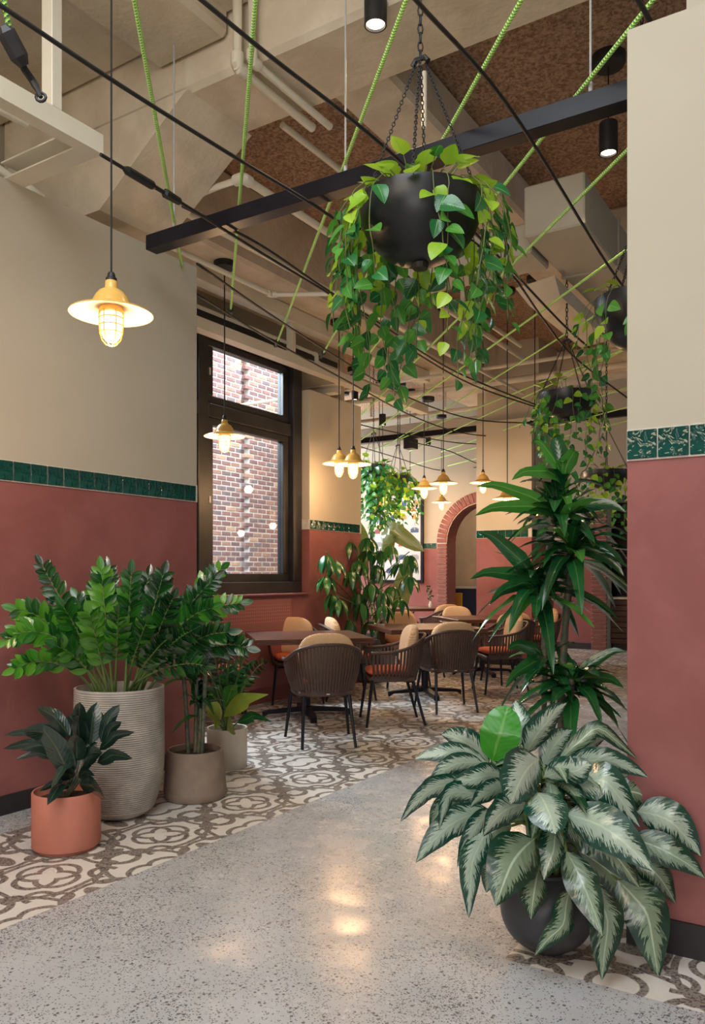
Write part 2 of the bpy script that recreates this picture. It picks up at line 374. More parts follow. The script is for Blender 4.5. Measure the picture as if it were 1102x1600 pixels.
def children(o): return [x for x in list(bpy.data.objects) if x.parent == o]
def catmull(P, n):
    P = [Vector(p) for p in P]; out = []
    Q = [2*P[0]-P[1]]+P+[2*P[-1]-P[-2]]
    S = len(P)-1
    for k in range(n+1):
        t = k/n*S; i = min(int(t), S-1); t -= i; a, b, c, d = Q[i:i+4]
        out.append(.5*((2*b)+(c-a)*t+(2*a-5*b+4*c-d)*t*t+(3*b-a-3*c+d)*t*t*t))
    return out

# ------------------------------------------------------------------ room shell
XL, YL = -3.94, 4.15          # left wall plane and its far end
# floor with its inlaid scroll bands (one surface, patches by material)
fl = MB()
def fq(x0, y0, x1, y1, mi): fl.add([(x0,y0,0),(x1,y0,0),(x1,y1,0),(x0,y1,0)], [(0,1,2,3)], mi)
E = -2.67
fq(-11, -6, -3.65, 4.4, 0); fq(-3.65, -6, E, 4.4, 1); fq(-11, 4.4, -5.0, 7.2, 0); fq(-5.0, 4.4, E, 7.2, 1)
fq(-11, 7.2, E, 14.2, 1); fq(-11, 14.2, E, 19, 0)
fq(E, -6, -1.02, 12.6, 0); fq(-1.02, -6, 7, 2.565, 0); fq(-1.02, 2.565, 7, 4.3, 1); fq(-1.02, 4.3, 7, 12.6, 0); fq(E, 12.6, 7, 14.2, 1); fq(E, 14.2, 7, 19, 0)
struct(fl.build('floor', ['concrete', 'mosaic']))

w = MB(); w.box((-5.6, -6, 0), (XL, YL, 3.47)); wl = struct(w.build('wall_left', 'wall_l'))
w = MB(); w.box((XL, -6, 0), (XL+.014, YL, .105)); w.build('baseboard', 'skirting', wl)
# right pillar
w = MB(); w.box((-.70, 2.92, 0), (5, 3.62, 3.24)); wr = struct(w.build('wall_right', 'wall_r'))
w = MB(); w.box((-.70, 2.906, 0), (5, 2.92, .116)); w.build('baseboard', 'skirting', wr)
w = MB(); w.box((-.52, 3.02, 3.24), (5, 3.55, 4.75)); struct(w.build('wall_right_upper', 'cream'))
w = MB(); w.box((2.6, -6, 0), (2.8, 2.92, 4.75)); struct(w.build('wall_entrance', 'wall_r'))
# exterior (window) wall: sill wall, strip above, return beside the window
w = MB(); w.box((-5.9, 4.15, 0), (-5.16, 8.3, 1.10)); w.box((-5.46, 7.22, 1.10), (-5.16, 8.3, 3.37))
w.box((-5.46, 4.15, 3.66), (-5.4, 8.3, 4.75)); w.box((-5.9, -6, 3.47), (-5.4, 4.15, 4.75)); w.box((-5.46, 7.22, 3.37), (-5.4, 8.3, 3.66))
ww = struct(w.build('wall_window', 'wall_l'))
w = MB(); w.box((-5.16, 4.6, .16), (-5.135, 6.85, 1.06)); w.build('radiator_cover', 'perf', ww)
w = MB(); w.box((-5.42, 4.15, 1.10), (-5.12, 7.2, 1.115)); w.build('window_sill', 'red', ww)
# rear wall with round arch and bar opening, built as strips round the openings
YB = 14.2; AX, AZ, AR, AO = -6.08, 1.95, .75, .95
w = MB()
def wq(x0, z0, x1, z1): w.box((x0, YB, z0), (x1, YB+.35, z1))
wq(-11, 0, AX-AR, 4.75); wq(AX+AR, 0, -4.01, 4.75); wq(-4.01, 2.6, -1.2, 4.75); wq(-1.2, 0, 7, 4.75); wq(AX-AR, AZ+AR, AX+AR, 4.75)
for k in range(16):
    a0, a1 = PI*k/16, PI*(k+1)/16
    p = [(AX+AR*math.cos(a), AZ+AR*math.sin(a)) for a in (a0, a1)]; top = AZ+AR
    vs = [(p[0][0],YB,p[0][1]),(p[1][0],YB,p[1][1]),(p[1][0],YB,top),(p[0][0],YB,top)]; vs += [(x,y+.35,z) for x,y,z in vs]
    w.add(vs, [(0,1,2,3)[::-1],(4,5,6,7),(0,4,5,1)[::-1]])
wb = struct(w.build('wall_back', 'wall_l'))
w = MB(); w.box((-11, YB-.014, 0), (AX-AO, YB, .11)); w.box((AX+AO, YB-.014, 0), (-4.01, YB, .11)); w.build('baseboard', 'skirting', wb)
def brick_piece(parent, c, sx, sz, th, m, depth=.06, name='brick', rot=0, ycen=YB):
    me = bpy.data.meshes.get('brickmesh_%d_%d_%d_%s' % (sx*1000, sz*1000, depth*1000, m.name))
    if not me:
        b = MB(); b.bbox((-sx/2, -depth/2, -sz/2), (sx/2, depth/2, sz/2), .005); o = b.build(name, m); me = o.data; me.name = 'brickmesh_%d_%d_%d_%s' % (sx*1000, sz*1000, depth*1000, m.name)
        bpy.data.objects.remove(o)
    o = bpy.data.objects.new(name, me); COL.objects.link(o); o.parent = parent; o.location = c; o.rotation_euler = (0, rot, th); return o
# arch ring and jambs of brick
w = MB()
N = 30
for k in range(N):
    a = PI*(k+.5)/N; r = (AR+AO)/2+.01
    brick_piece(wb, (AX+r*math.cos(a), YB-.01, AZ+r*math.sin(a)), AO-AR, PI*r/N-.012, 0, M['arch_brick'], .08, rot=-a)
for sx in (-1, 1):
    for k in range(27):
        brick_piece(wb, (AX+sx*(AR+AO)/2, YB-.01, .036+k*.0718), AO-AR, .0605, 0, M['arch_brick'], .08)
for k in range(35): brick_piece(wb, (-3.88, YB-.01, .036+k*.0718), .26, .0605, 0, M['arch_brick'], .08)
w.box((AX-AO, YB-.03, 0), (AX-AR, YB, AZ)); w.box((AX+AR, YB-.03, 0), (AX+AO, YB, AZ)); w.box((-4.01, YB-.03, 0), (-3.75, YB+.3, 2.56))
for k in range(16):
    a0, a1 = PI*k/16, PI*(k+1)/16; q = [(AX+r*math.cos(a), YB-.03, AZ+r*math.sin(a)) for r, a in ((AR,a0),(AO,a0),(AO,a1),(AR,a1))]
    w.add(q, [(0,1,2,3)])
w.build('mortar_bed', 'grout', wb)
# intrados lining
w = MB()
for k in range(16):
    a0, a1 = PI*k/16, PI*(k+1)/16
    q = [(AX+(AR-.004)*math.cos(a), y, AZ+(AR-.004)*math.sin(a)) for a in (a0, a1) for y in (YB-.03, YB+.36)]
    w.add(q, [(0,1,3,2)])
for sx in (-1, 1): w.box((AX+sx*(AR-.004)-.002, YB-.03, 0), (AX+sx*(AR-.004)+.002, YB+.36, AZ))
w.build('arch_lining', 'arch_brick', wb)
# free standing pillar in the middle distance
PX0, PX1, PY0, PY1 = -4.83, -3.975, 11.03, 12.0
w = MB(); w.box((PX0, PY0, 0), (PX1, PY1, 3.58)); w.box((PX0-.05, PY0+.15, 3.58), (PX1+.05, PY1, 4.75)); pc = struct(w.build('pillar', 'wall_l'))
w = MB(); w.box((PX0-.012, PY0-.012, 0), (PX1+.012, PY1, .11)); w.build('baseboard', 'skirting', pc)
# ceiling slab and beams
w = MB(); w.box((-5.9, -6, 4.75), (7, 19, 4.95))
w.add([(-5.9,8.3,4.75),(-5.9,19,4.75),(-9.8,19,4.75),(-9.8,14.2,4.75),(-8.0,11.75,4.75),(-5.9,8.3,4.95),(-5.9,19,4.95),(-9.8,19,4.95),(-9.8,14.2,4.95),(-8.0,11.75,4.95)], [(0,1,2,3,4),(9,8,7,6,5)])
struct(w.build('ceiling', 'spray'))
# slanting outer wall beyond the pier: low wall, head and piers with open daylight between
def slab(p0, p1, z0, z1, t=.2):
    p0 = Vector((*p0,0)); p1 = Vector((*p1,0)); n = (p1-p0).normalized().cross(Vector((0,0,1)))*-t; q = [p0, p1, p1+n, p0+n]
    w.add([(v.x,v.y,z0) for v in q]+[(v.x,v.y,z1) for v in q], [(0,3,2,1),(4,5,6,7),(0,1,5,4),(1,2,6,5),(2,3,7,6),(3,0,4,7)])
w = MB(); A0 = (-5.5, 8.3); A1 = (-8.0, 12.05); slab(A0, A1, 0, 1.1); slab(A0, A1, 3.5, 4.75)
for t in (.0, .31, .64, .93): slab((A0[0]+(A1[0]-A0[0])*t, A0[1]+(A1[1]-A0[1])*t), (A0[0]+(A1[0]-A0[0])*(t+.07), A0[1]+(A1[1]-A0[1])*(t+.07)), 1.1, 3.5)
struct(w.build('wall_left_far', 'cream'))
def cbeam(n, lo, hi, m='concrete_cream', haunch=None):
    w = MB(); w.bbox(lo, hi, .03)
    if haunch: w.add(*haunch)
    return struct(w.build('ceiling_beam_%d' % n, m))
B1 = ((-5.4, 3.62, 4.30), (7, 4.2, 4.75))
hx, hw = -3.0, 1.1
cbeam(1, *B1, haunch=([(-5.4,3.6,4.3),(-5.4,4.22,4.3),(-5.4,4.22,3.75),(-5.4,3.6,3.75),(-3.5,3.6,4.3),(-3.5,4.22,4.3),(-4.3,4.22,3.75),(-4.3,3.6,3.75)],
      [(3,2,6,7),(7,6,5,4),(0,3,7,4),(1,5,6,2)]))
cbeam(2, (-2.9, 4.2, 4.40), (-2.45, 12.0, 4.75)); cbeam(3, (-5.4, 12.0, 4.30), (7, 12.5, 4.75))
cbeam(4, (-3.75, -6, 4.5), (-3.17, 3.62, 4.75)); cbeam(5, (-5.4, 4.2, 4.05), (-4.55, 12.0, 4.75)); cbeam(6, (-1.35, -6, 4.5), (-.9, 3.62, 4.75))
cbeam(8, (-5.4, -6, 4.64), (-1.35, 3.62, 4.75)); cbeam(9, (-2.45, 7.6, 4.45), (2, 7.95, 4.75))

# ------------------------------------------------------------------ glazed tile bands
def tile_mesh(t):
    me = bpy.data.meshes.get('tile_%d' % round(t*1000))
    if me: return me
    b = MB(); h = t/2-.0022; b.bbox((-h, -.006, -h), (h, .006, h), .002)
    o = b.build('tile', 'tile'); me = o.data; me.name = 'tile_%d' % round(t*1000); bpy.data.objects.remove(o); return me
def tiles(parent, p0, p1, z, t, rz):
    p0 = Vector(p0); p1 = Vector(p1); L = (p1-p0).length; n = int(L/t); d = (p1-p0)/L; me = tile_mesh(t)
    nrm = Vector((math.sin(rz), -math.cos(rz), 0))
    b = MB(); a = p0+nrm*0; q = p1
    for k in range(n):
        o = bpy.data.objects.new('tile', me); COL.objects.link(o); o.parent = parent
        c = p0+d*(t*(k+.5)); o.location = (c.x+nrm.x*.006, c.y+nrm.y*.006, z+t/2); o.rotation_euler = (rnd.uniform(-.02,.02), rnd.uniform(-.006,.006), rz+rnd.uniform(-.02,.02))
    bb = [p0+nrm*.006, p1+nrm*.006]
    vs = [(bb[0].x,bb[0].y,z-.004),(bb[1].x,bb[1].y,z-.004),(bb[1].x,bb[1].y,z+t+.004),(bb[0].x,bb[0].y,z+t+.004)]
    vs += [(p.x,p.y,zz) for p, zz in ((p0,z-.004),(p1,z-.004),(p1,z+t+.004),(p0,z+t+.004))]
    b.add(vs, [(0,1,2,3),(0,4,5,1),(3,2,6,7),(0,3,7,4),(1,5,6,2)]); b.build('tile_grout', 'grout', parent)
tiles(wl, (XL, YL-.118*16, 0), (XL, YL, 0), 1.822, .11, PI/2)
tiles(wr, (-.70, 2.92, 0), (.6, 2.92, 0), 1.711, .104, 0)
tiles(ww, (-5.16, 7.22, 0), (-5.16, 8.3, 0), 1.822, .104, PI/2)
tiles(ww, (-5.36, 7.215, 0), (-5.16, 7.215, 0), 1.822, .104, 0)
tiles(wb, (-7.5, YB, 0), (AX-AO, YB, 0), 1.84, .11, 0); tiles(wb, (AX+AO, YB, 0), (-4.01, YB, 0), 1.84, .11, 0)
tiles(pc, (PX0, PY0, 0), (PX1, PY0, 0), 1.86, .115, 0); tiles(pc, (PX1, PY0, 0), (PX1, PY1, 0), 1.86, .115, PI/2)

# ------------------------------------------------------------------ window
XW = -5.36
win = struct(bpy.data.objects.new('window_1', None)); COL.objects.link(win); win.location = (XW, 5.9, 1.1)
def wbx(y0, z0, y1, z1, x0=-.06, x1=.06, name='window_frame', m='dark_frame', bev=.006):
    b = MB(win.location); b.bbox((XW+x0, y0, z0), (XW+x1, y1, z1), bev); return b.build(name, m, win)
wbx(4.2, 1.10, 7.22, 1.24, -.1, .10, 'bottom_rail'); wbx(4.2, 3.60, 7.22, 3.68, -.08, .08, 'top_rail')
wbx(7.06, 1.24, 7.22, 3.6, -.1, .10, 'side_post'); wbx(5.60, 1.24, 5.74, 3.6, -.08, .07, 'mullion'); wbx(4.2, 1.24, 4.34, 3.6, -.08, .07, 'side_post')
wbx(4.34, 2.84, 5.60, 2.97, -.08, .07, 'transom'); wbx(5.74, 2.84, 7.06, 2.97, -.08, .07, 'transom')
for (y0, y1) in ((4.34, 5.60), (5.74, 7.06)):
    for (z0, z1) in ((1.24, 2.84), (2.97, 3.60)):
        s_ = wbx(y0, z0, y1, z0+.085, -.05, .035, 'sash_rail'); wbx(y0, z1-.07, y1, z1, -.05, .035, 'sash_rail')
        wbx(y0, z0+.085, y0+.10, z1-.07, -.05, .035, 'sash_stile'); wbx(y1-.10, z0+.085, y1, z1-.07, -.05, .035, 'sash_stile')
        b = MB(win.location); b.box((XW-.012, y0+.10, z0+.085), (XW-.004, y1-.10, z1-.07)); b.build('pane', 'glass', win)
        b = MB(win.location); b.bbox((XW+.035, y0+.035, (z0+z1)/2-.035), (XW+.045, y0+.06, (z0+z1)/2+.035), .003); b.build('latch', 'steel', win)
# brick house across the lane
bh = thing('brick_building', (-8.2, 9.8, 0), 'pinkish brown brick building wall seen outside through the window', 'building')
b = MB(bh.location); b.box((-8.6, 7.2, 0), (-8.212, 9.72, 5.6)); b.box((-8.6, 9.72, 0), (-8.112, 11.7, 5.6)); b.build('wall', 'mortar', bh)
BM = []
for m_ in BR:
    q = MB(); q.bbox((-.04, -.096, -.028), (.04, .096, .028), .004); o = q.build('brick', m_); BM.append(o.data); bpy.data.objects.remove(o)
cand = []
for k in range(56):
    z = .95+k*.077
    for j in range(-6, 16):
        y = 9.72+(j+.5)*.212+(.106 if k % 2 else 0)
        if y > 11.55: continue
        if abs(y-9.72) < .098: y = 9.72-.099 if False else y
        x = -8.245 if y < 9.72 else -8.145
        cand.append((x, y, z))
def vis(c):
    f = -c[0]*math.sin(TH)+c[1]*math.cos(TH); r = c[0]*math.cos(TH)+c[1]*math.sin(TH); px = 551+FPX*r/f; py = HZ-(c[2]-CAMH)*FPX/f
    return 325 < px < 442 and 520 < py < 900
cand.sort(key=lambda c: (not vis(c), Vector(c).length)); st = [MB(bh.location) for _ in BR]
for i, c in enumerate(cand):
    k = rnd.choices(range(5), (5, 4, 3, 2, .7))[0]
    if i < 300:
        o = bpy.data.objects.new('brick', BM[k]); COL.objects.link(o); o.parent = bh; o.location = Vector(c)-bh.location+Vector((rnd.uniform(-.003,.003),0,0))
    else:
        st[0].bbox((c[0]-.04, c[1]-.096, c[2]-.028), (c[0]+.04, c[1]+.096, c[2]+.028), .004, k)
o = st[0].build('bricks_beyond', BR, bh); o['kind'] = 'stuff'

# ------------------------------------------------------------------ steel grid: channels, posts, black beams
def boxthing(name, lo, hi, m, label, cat, group=None, bev=.004):
    c = Vector(((lo[0]+hi[0])/2, (lo[1]+hi[1])/2, lo[2])); b = MB(c); b.bbox(lo, hi, bev); return tag(b.build(name, m), label, cat, group)
def channel(name, lo, hi, label, axis='y'):
    c = Vector(((lo[0]+hi[0])/2, (lo[1]+hi[1])/2, lo[2])); b = MB(c); t = .008
    if axis == 'y':
        b.box(lo, (hi[0], hi[1], lo[2]+t)); b.box((hi[0]-t, lo[1], lo[2]+t), hi); b.box((lo[0], lo[1], hi[2]-t), (hi[0]-t, hi[1], hi[2]))
    else:
        b.box(lo, (hi[0], hi[1], lo[2]+t)); b.box((lo[0], hi[1]-t, lo[2]+t), hi); b.box((lo[0], lo[1], hi[2]-t), (hi[0], hi[1]-t, hi[2]))
    return tag(b.build(name, 'cream_light'), label, 'steel channel')
channel('steel_channel', (-3.37, -3, 3.47), (-3.29, 2.78, 3.57), 'near cream steel channel at upper left above the cream wall')
channel('steel_channel', (-3.98, 2.66, 3.47), (-3.37, 2.78, 3.57), 'short cream channel bracket joining the near channel to the wall top', 'x')
channel('steel_channel', (-5.02, 4.3, 3.48), (-4.9, 9.6, 3.58), 'long cream steel channel running over the tall window')
channel('steel_channel', (-5.02, 4.3, 3.90), (-4.88, 9.6, 4.04), 'upper cream steel channel above the window header')
channel('steel_channel', (-5.5, 7.52, 3.38), (-5.02, 7.64, 3.48), 'white channel bracket resting on the pier beside the window', 'x')
for (x, y, z0, z1, l) in ((-3.33, 2.50, 3.57, 4.75, 'cream steel post rising from the near channel at upper left'), (-4.95, 6.6, 3.58, 3.90, 'white post between the two channels above the window'),
        (-4.95, 8.6, 3.58, 3.90, 'far white post between the channels left of the hanging plant')):
    boxthing('steel_post', (x-.04, y-.03, z0), (x+.04, y+.03, z1), 'cream_light', l, 'steel post')
boxthing('clerestory_strip', (-5.33, 4.5, 3.72), (-5.30, 8.0, 3.86), 'dark_frame', 'long black strip above the window behind the cream channels', 'window strip')
b1 = boxthing('black_beam', (-3.70, 3.45, 3.301), (1.5, 3.542, 3.39), 'black', 'near black steel beam crossing the room below the ceiling', 'beam', bev=.003)
boxthing('black_beam', (-8.2, 11.5, 3.55), (-4.85, 11.6, 3.64), 'black', 'far black steel beam left of the pillar above the pendant lamps', 'beam')
boxthing('black_beam', (-3.96, 11.5, 3.55), (2, 11.6, 3.64), 'black', 'far black steel beam behind the hanging planters right of the pillar', 'beam')
def rod(px, ytop, beam_y, z0, z1, label, r=.005):
    u = ray(px); d = beam_y/u.y; p = u*d; c = Vector((p.x, p.y, z0)); t = MB(c); t.tube([(p.x,p.y,z0),(p.x,p.y,z1)], r, 6); t.tube([(p.x,p.y,z1-.09),(p.x,p.y,z1)], .012, 8)
    t.tube([(p.x,p.y,z0),(p.x,p.y,z0+.05)], .010, 8); tag(t.build('hanger_rod', 'steel'), label, 'rod', 'hanger rods of the near black beam')
rod(272, 0, 3.48, 3.391, 4.64, 'thin hanger rod at the left end of the near black beam'); rod(540, 0, 3.48, 3.391, 4.75, 'thin hanger rod above the middle of the near black beam')
rod(923, 0, 3.48, 3.391, 4.75, 'thin hanger rod near the right end of the near black beam')

# ------------------------------------------------------------------ ducts and pipes
def duct(lo, hi, label):
    c = Vector(((lo[0]+hi[0])/2, (lo[1]+hi[1])/2, lo[2])); root = thing('air_duct', c, label, 'duct')
    b = MB(c); b.bbox(lo, hi, .012); b.build('duct_body', 'cream', root); L = hi[1]-lo[1]
    if L > 1.5:
        k = lo[1]+.9
        while k < hi[1]:
            b = MB(c); b.bbox((lo[0]-.012, k, lo[2]-.012), (hi[0]+.012, k+.03, hi[2]+.012), .004); b.build('duct_flange', 'cream', root); k += 1.1
    return root
duct((-2.06, 5.55, 3.75), (-1.62, 11.2, 4.12), 'large cream air duct box behind the green ropes at upper right')
duct((-3.3, 5.75, 3.72), (-2.075, 6.15, 3.95), 'cream branch duct joining the big duct from the left')
def wedge():
    c = Vector((-2.2, 6.75, 3.6)); b = MB(c)
    q = [(-2.45,6.4,3.72),(-2.08,6.3,3.72),(-2.08,8.2,3.72),(-2.45,8.3,3.72),(-2.40,6.6,3.62),(-2.1,6.5,3.62),(-2.1,8.0,3.62),(-2.4,8.1,3.62)]
    b.add(q, [(0,1,2,3),(7,6,5,4),(0,4,5,1),(1,5,6,2),(2,6,7,3),(3,7,4,0)]); tag(b.build('duct_diffuser', 'cream_light'), 'pale sloping diffuser hung beside the large cream duct', 'diffuser')
wedge()
duct((-8.6, 12.7, 3.75), (-4.9, 13.1, 4.05), 'far cream duct along the rear wall above the archway')
def pipe(pts, r, label, m='cream_light', clamps=()):
    pts = [Vector(p) for p in pts]; root = thing('ceiling_pipe', pts[0], label, 'pipe'); b = MB(pts[0]); b.tube(pts, r, 10); o = b.build('pipe_run', m, root); smooth_angle(o, 40)
    for i in range(1, len(pts)-1):
        e = MB(pts[0]); d0 = (pts[i]-pts[i-1]).normalized(); d1 = (pts[i+1]-pts[i]).normalized()
        e.tube([pts[i]-d0*r*2.4, pts[i]-d0*r*.4, pts[i]+d1*r*.4, pts[i]+d1*r*2.4], r*1.35, 10); smooth_angle(e.build('elbow', m, root), 40)
    for c in clamps:
        c = Vector(c); e = MB(pts[0]); e.tube([c, c+Vector((0,0,.35))], .006, 6); e.build('hanger', m, root)
    return root
pipe([(-4.6,-2,3.62),(-3.62,1.0,3.62),(-3.60,2.55,3.62)], .03, 'cream pipe lying along the near channel at upper left')
pipe([(-3.72,1.95,3.5),(-3.72,1.95,4.7)], .035, 'thick vertical cream pipe in the top left corner', clamps=())
pipe([(-3.60,2.32,3.6),(-3.60,2.32,4.72)], .008, 'thin vertical cream rod in the top left corner')
for k, (dx, dz) in enumerate(((0,0),(.09,.02),(.18,.05))):
    pipe([(-4.9+dx,-1,4.0+dz),(-4.9+dx,2.6,4.0+dz),(-4.5+dx,3.1,3.62+dz),(-4.5+dx,3.6,3.50+dz)], .028, ['outermost','middle','innermost'][k]+' of three curved conduits behind the upper left channel')
pipe([(-4.2,4.2,3.98),(-4.2,9.5,3.98),(-4.2,9.5,4.3)], .028, 'long cream pipe running past the window below the beams')
pipe([(-4.42,4.3,3.80),(-4.42,5.6,3.80),(-3.9,5.9,3.80),(-3.9,10.5,3.80)], .022, 'thin cream pipe with two bends above the window lamp')
pipe([(-4.0,4.25,4.05),(-3.6,4.25,4.05),(-3.6,9.8,4.05)], .03, 'cream pipe bending along the ceiling behind the black beam')
pipe([(-3.3,4.3,4.35),(-3.3,7.2,4.35),(-3.3,7.2,3.95),(-3.3,8.8,3.95)], .024, 'cream pipe stepping down behind the hanging planter')
pipe([(-4.98,4.35,3.70),(-4.98,7.1,3.70),(-4.98,7.1,3.62),(-4.98,9.5,3.62)], .018, 'narrow cream conduit lying above the window channel')
pipe([(-3.05,3.55,4.7),(-3.05,3.55,4.255),(-3.05,4.30,4.255)], .030, 'thick cream conduit wrapped under the big concrete beam')
pipe([(-2.95,3.56,4.7),(-2.95,3.56,4.26),(-2.95,4.36,4.26)], .024, 'second cream conduit wrapped beside the thick one under the beam')
p_ = at(663, 200, 4.3); pipe([p_, p_+Vector((0,0,.30))], .016, 'short vertical cream sprinkler drop right of the chain')
pipe([(-8,9.2,3.86),(-4.1,9.2,3.86),(-1.2,9.2,3.86)], .024, 'cream cross pipe behind the hanging lamps')
pipe([(-8,10.4,3.98),(-1.2,10.4,3.98)], .045, 'wide far cream pipe crossing above the dining tables')
pipe([(-8,12.1,4.05),(-1.2,12.1,4.05)], .035, 'farthest cream pipe crossing in front of the rear wall')
for k in range(5):
    x = -6.9+k*.62; z = 3.72; c = Vector((x, 10.4, z)); e = MB(c); e.tube([(x,10.4,z),(x,10.4,3.935)], .018, 8); tag(e.build('sprinkler_drop', 'cream_light'), ['leftmost','second','middle','fourth','rightmost'][k]+' cream sprinkler drop under the wide far pipe', 'sprinkler', 'sprinkler drops on the far pipe')

# ------------------------------------------------------------------ green ropes and black cables
def rope_obj(p0, p1, r, m, root, name='rope'):
    d = p1-p0; L = d.length; b = MB(); n = max(2, int(L/.6)); b.tube([(L*i/n, 0, 0) for i in range(n+1)], r, 8)
    o = b.build(name, m, root, smooth=True); q = Vector((1,0,0)).rotation_difference(d.normalized())
    o.location = p0-root.location; o.rotation_mode = 'QUATERNION'; o.rotation_quaternion = q; return o
def hardware(p, d, root, s=1.):
    """shackle, turnbuckle body and hook in line with a rope end"""
    d = d.normalized(); q = p-root.location; b = MB()
    b.tube([q-d*.02*s, q+d*.03*s, q+d*.035*s, q+d*.10*s, q+d*.105*s, q+d*.13*s], [.012*s, .014*s, .022*s, .022*s, .013*s, .01*s], 8)
    b.tube([q-d*.02*s, q-d*.07*s], .007*s, 6); side = d.cross(Vector((0,0,1))).normalized()
    b.tube([q-d*.07*s+side*.014*s*math.cos(a)+d*.018*s*math.sin(a) for a in [2*PI*k/10 for k in range(10)]], .005*s, 6, closed=True)
    return smooth_angle(b.build('turnbuckle', 'black_matt', root), 40)
ZR = 3.43
def ext(a, b, t): return a+(b-a)*t
ROPES = [((285,420),(210,0),'leftmost green rope rising from the left end of the black beam', 0),
 ((360,490),(400,0),'green rope ending just above the window pendant lamp', 1), ((432,538),(635,0),'green rope tied above the far side of the window', 1),
 ((503,556),(815,0),'green rope passing behind the left of the big hanging planter', 1), ((552,583),(1021,0),'green rope crossing the black beam at upper right', 1),
 ((538,675),(980,235),'green rope running below the cream duct to the pillar edge', 0), ((560,690),(966,400),'green rope running from the twin lamps past the right hanging pot', 0),
 ((600,699),(980,462),'green rope just above the middle planter on the right', 0), ((640,705),(980,545),'green rope grazing the rim of the middle right planter', 0),
 ((690,706),(980,605),'green rope behind the middle right planter', 0), ((560,712),(940,560),'faint green rope in front of the far black beam', 0),
 ((640,728),(980,636),'faint green rope under the far black beam', 0), ((700,728),(990,655),'farthest faint green rope near the pillar top', 0)]
for i, (a, c, l, hw_) in enumerate(ROPES):
    z = ZR+.004*(i % 3); p0 = atz(*a, z); p1 = atz(*c, z); p1 = ext(p0, p1, 1.0+(1.6/max(.5, (p1-p0).length) if c[1] < 10 else .25))
    root = thing('green_rope', p0, l, 'rope'); rope_obj(p0, p1, .0095 if i < 7 else .008, 'rope', root)
    if hw_: hardware(p0, p1-p0, root)
# rope with its black pulley at the extreme top left
p0 = atz(30, 150, 3.50); p1 = atz(-20, -160, 3.62); root = thing('green_rope', p0, 'green rope with a black pulley block in the top left corner', 'rope')
pa = at(20, 70, 2.9); pb = at(8, 10, 2.85); pc_ = at(64, 152, 3.0)
root.location = pc_; rope_obj(pa, ext(pa, pb, 6), .011, 'rope', root)
b = MB(pc_); d = (pc_-pa).normalized(); b.tube([pa-d*.06, pa-d*.04, pa+d*.04, pa+d*.07], [.02, .034, .034, .018], 6); b.build('pulley_block', 'black_matt', root)
b = MB(pc_); b.tube(catmull([pa+d*.07, at(36, 105, 2.95), at(52, 128, 3.0), pc_], 8), [.012,.017,.010,.014,.014,.014,.014,.009,.008], 8); smooth_angle(b.build('turnbuckle', 'black_matt', root))
b = MB(pc_); b.tube([pc_+Rv*.018*math.cos(a)+Vector((0,0,.016*math.sin(a))) for a in [2*PI*k/10 for k in range(10)]], .006, 6, closed=True); b.build('shackle', 'black_matt', root)
CABLES = [([(-60,-30),(0,8),(175,125),(345,232),(500,327),(600,400),(690,480)], 'thick black cable from the top left corner past the first pendant lamp', .009),
 ([(250,-55),(315,0),(425,90),(551,188),(650,275),(780,402),(878,505),(925,547)], 'black cable passing behind the big hanging planter chain', .0085),
 ([(560,-110),(650,0),(801,175),(941,400),(990,470)], 'black cable crossing in front of the beam at upper right', .0085),
 ([(160,243),(280,315),(400,390),(551,482),(640,545),(740,602),(850,640)], 'black cable tied to the near channel end by a long turnbuckle', .0085),
 ([(308,412),(420,490),(540,566),(640,622),(740,655),(845,662)], 'sagging black cable over the window and pendant lamps', .009),
 ([(300,455),(418,528),(540,594),(640,648),(720,676),(800,684)], 'lower sagging black cable touching the pier top', .009),
 ([(285,322),(402,380),(500,446),(600,510),(700,575),(800,618),(880,648)], 'black cable crossing behind the trailing vines', .009),
 ([(530,655),(600,672),(700,690),(745,694)], 'faint black cable above the far black beam', .009),
 ([(560,697),(620,715),(690,735),(760,728)], 'faint sagging black cable below the far black beam', .009),
 ([(985,-20),(1017,34),(1040,80)], 'short black cable vanishing behind the pillar top', .010),
 ([(660,318),(730,370),(800,430),(850,500),(900,560),(985,625)], 'black cable between the large duct and the right planters', .009),
 ([(640,690),(700,704),(762,728),(850,730)], 'last faint black cable beside the pillar', .009)]
for i, (pp, l, r) in enumerate(CABLES):
    z = 3.27 if i < 4 else 3.36; P = [atz(x, y, z+.003*i) for x, y in pp]; C = catmull(P, len(P)*5); root = thing('black_cable', P[0], l, 'cable'); b = MB(P[0]); b.tube(C, r, 6); b.build('cable', 'black_matt', root, smooth=True)
    if i == 3:
        d = P[1]-P[0]
        b = MB(P[0]); Q = [P[0]+d*t for t in (-.02, .25, .3, .62, .66, .78, .8, 1.0, 1.02)]; b.tube(Q, [.009,.009,.022,.022,.011,.011,.024,.02,.009], 8); b.build('turnbuckle', 'black_matt', root)
    if i in (4, 5, 8): hardware(P[-1], P[-2]-P[-1], root, 1.6)

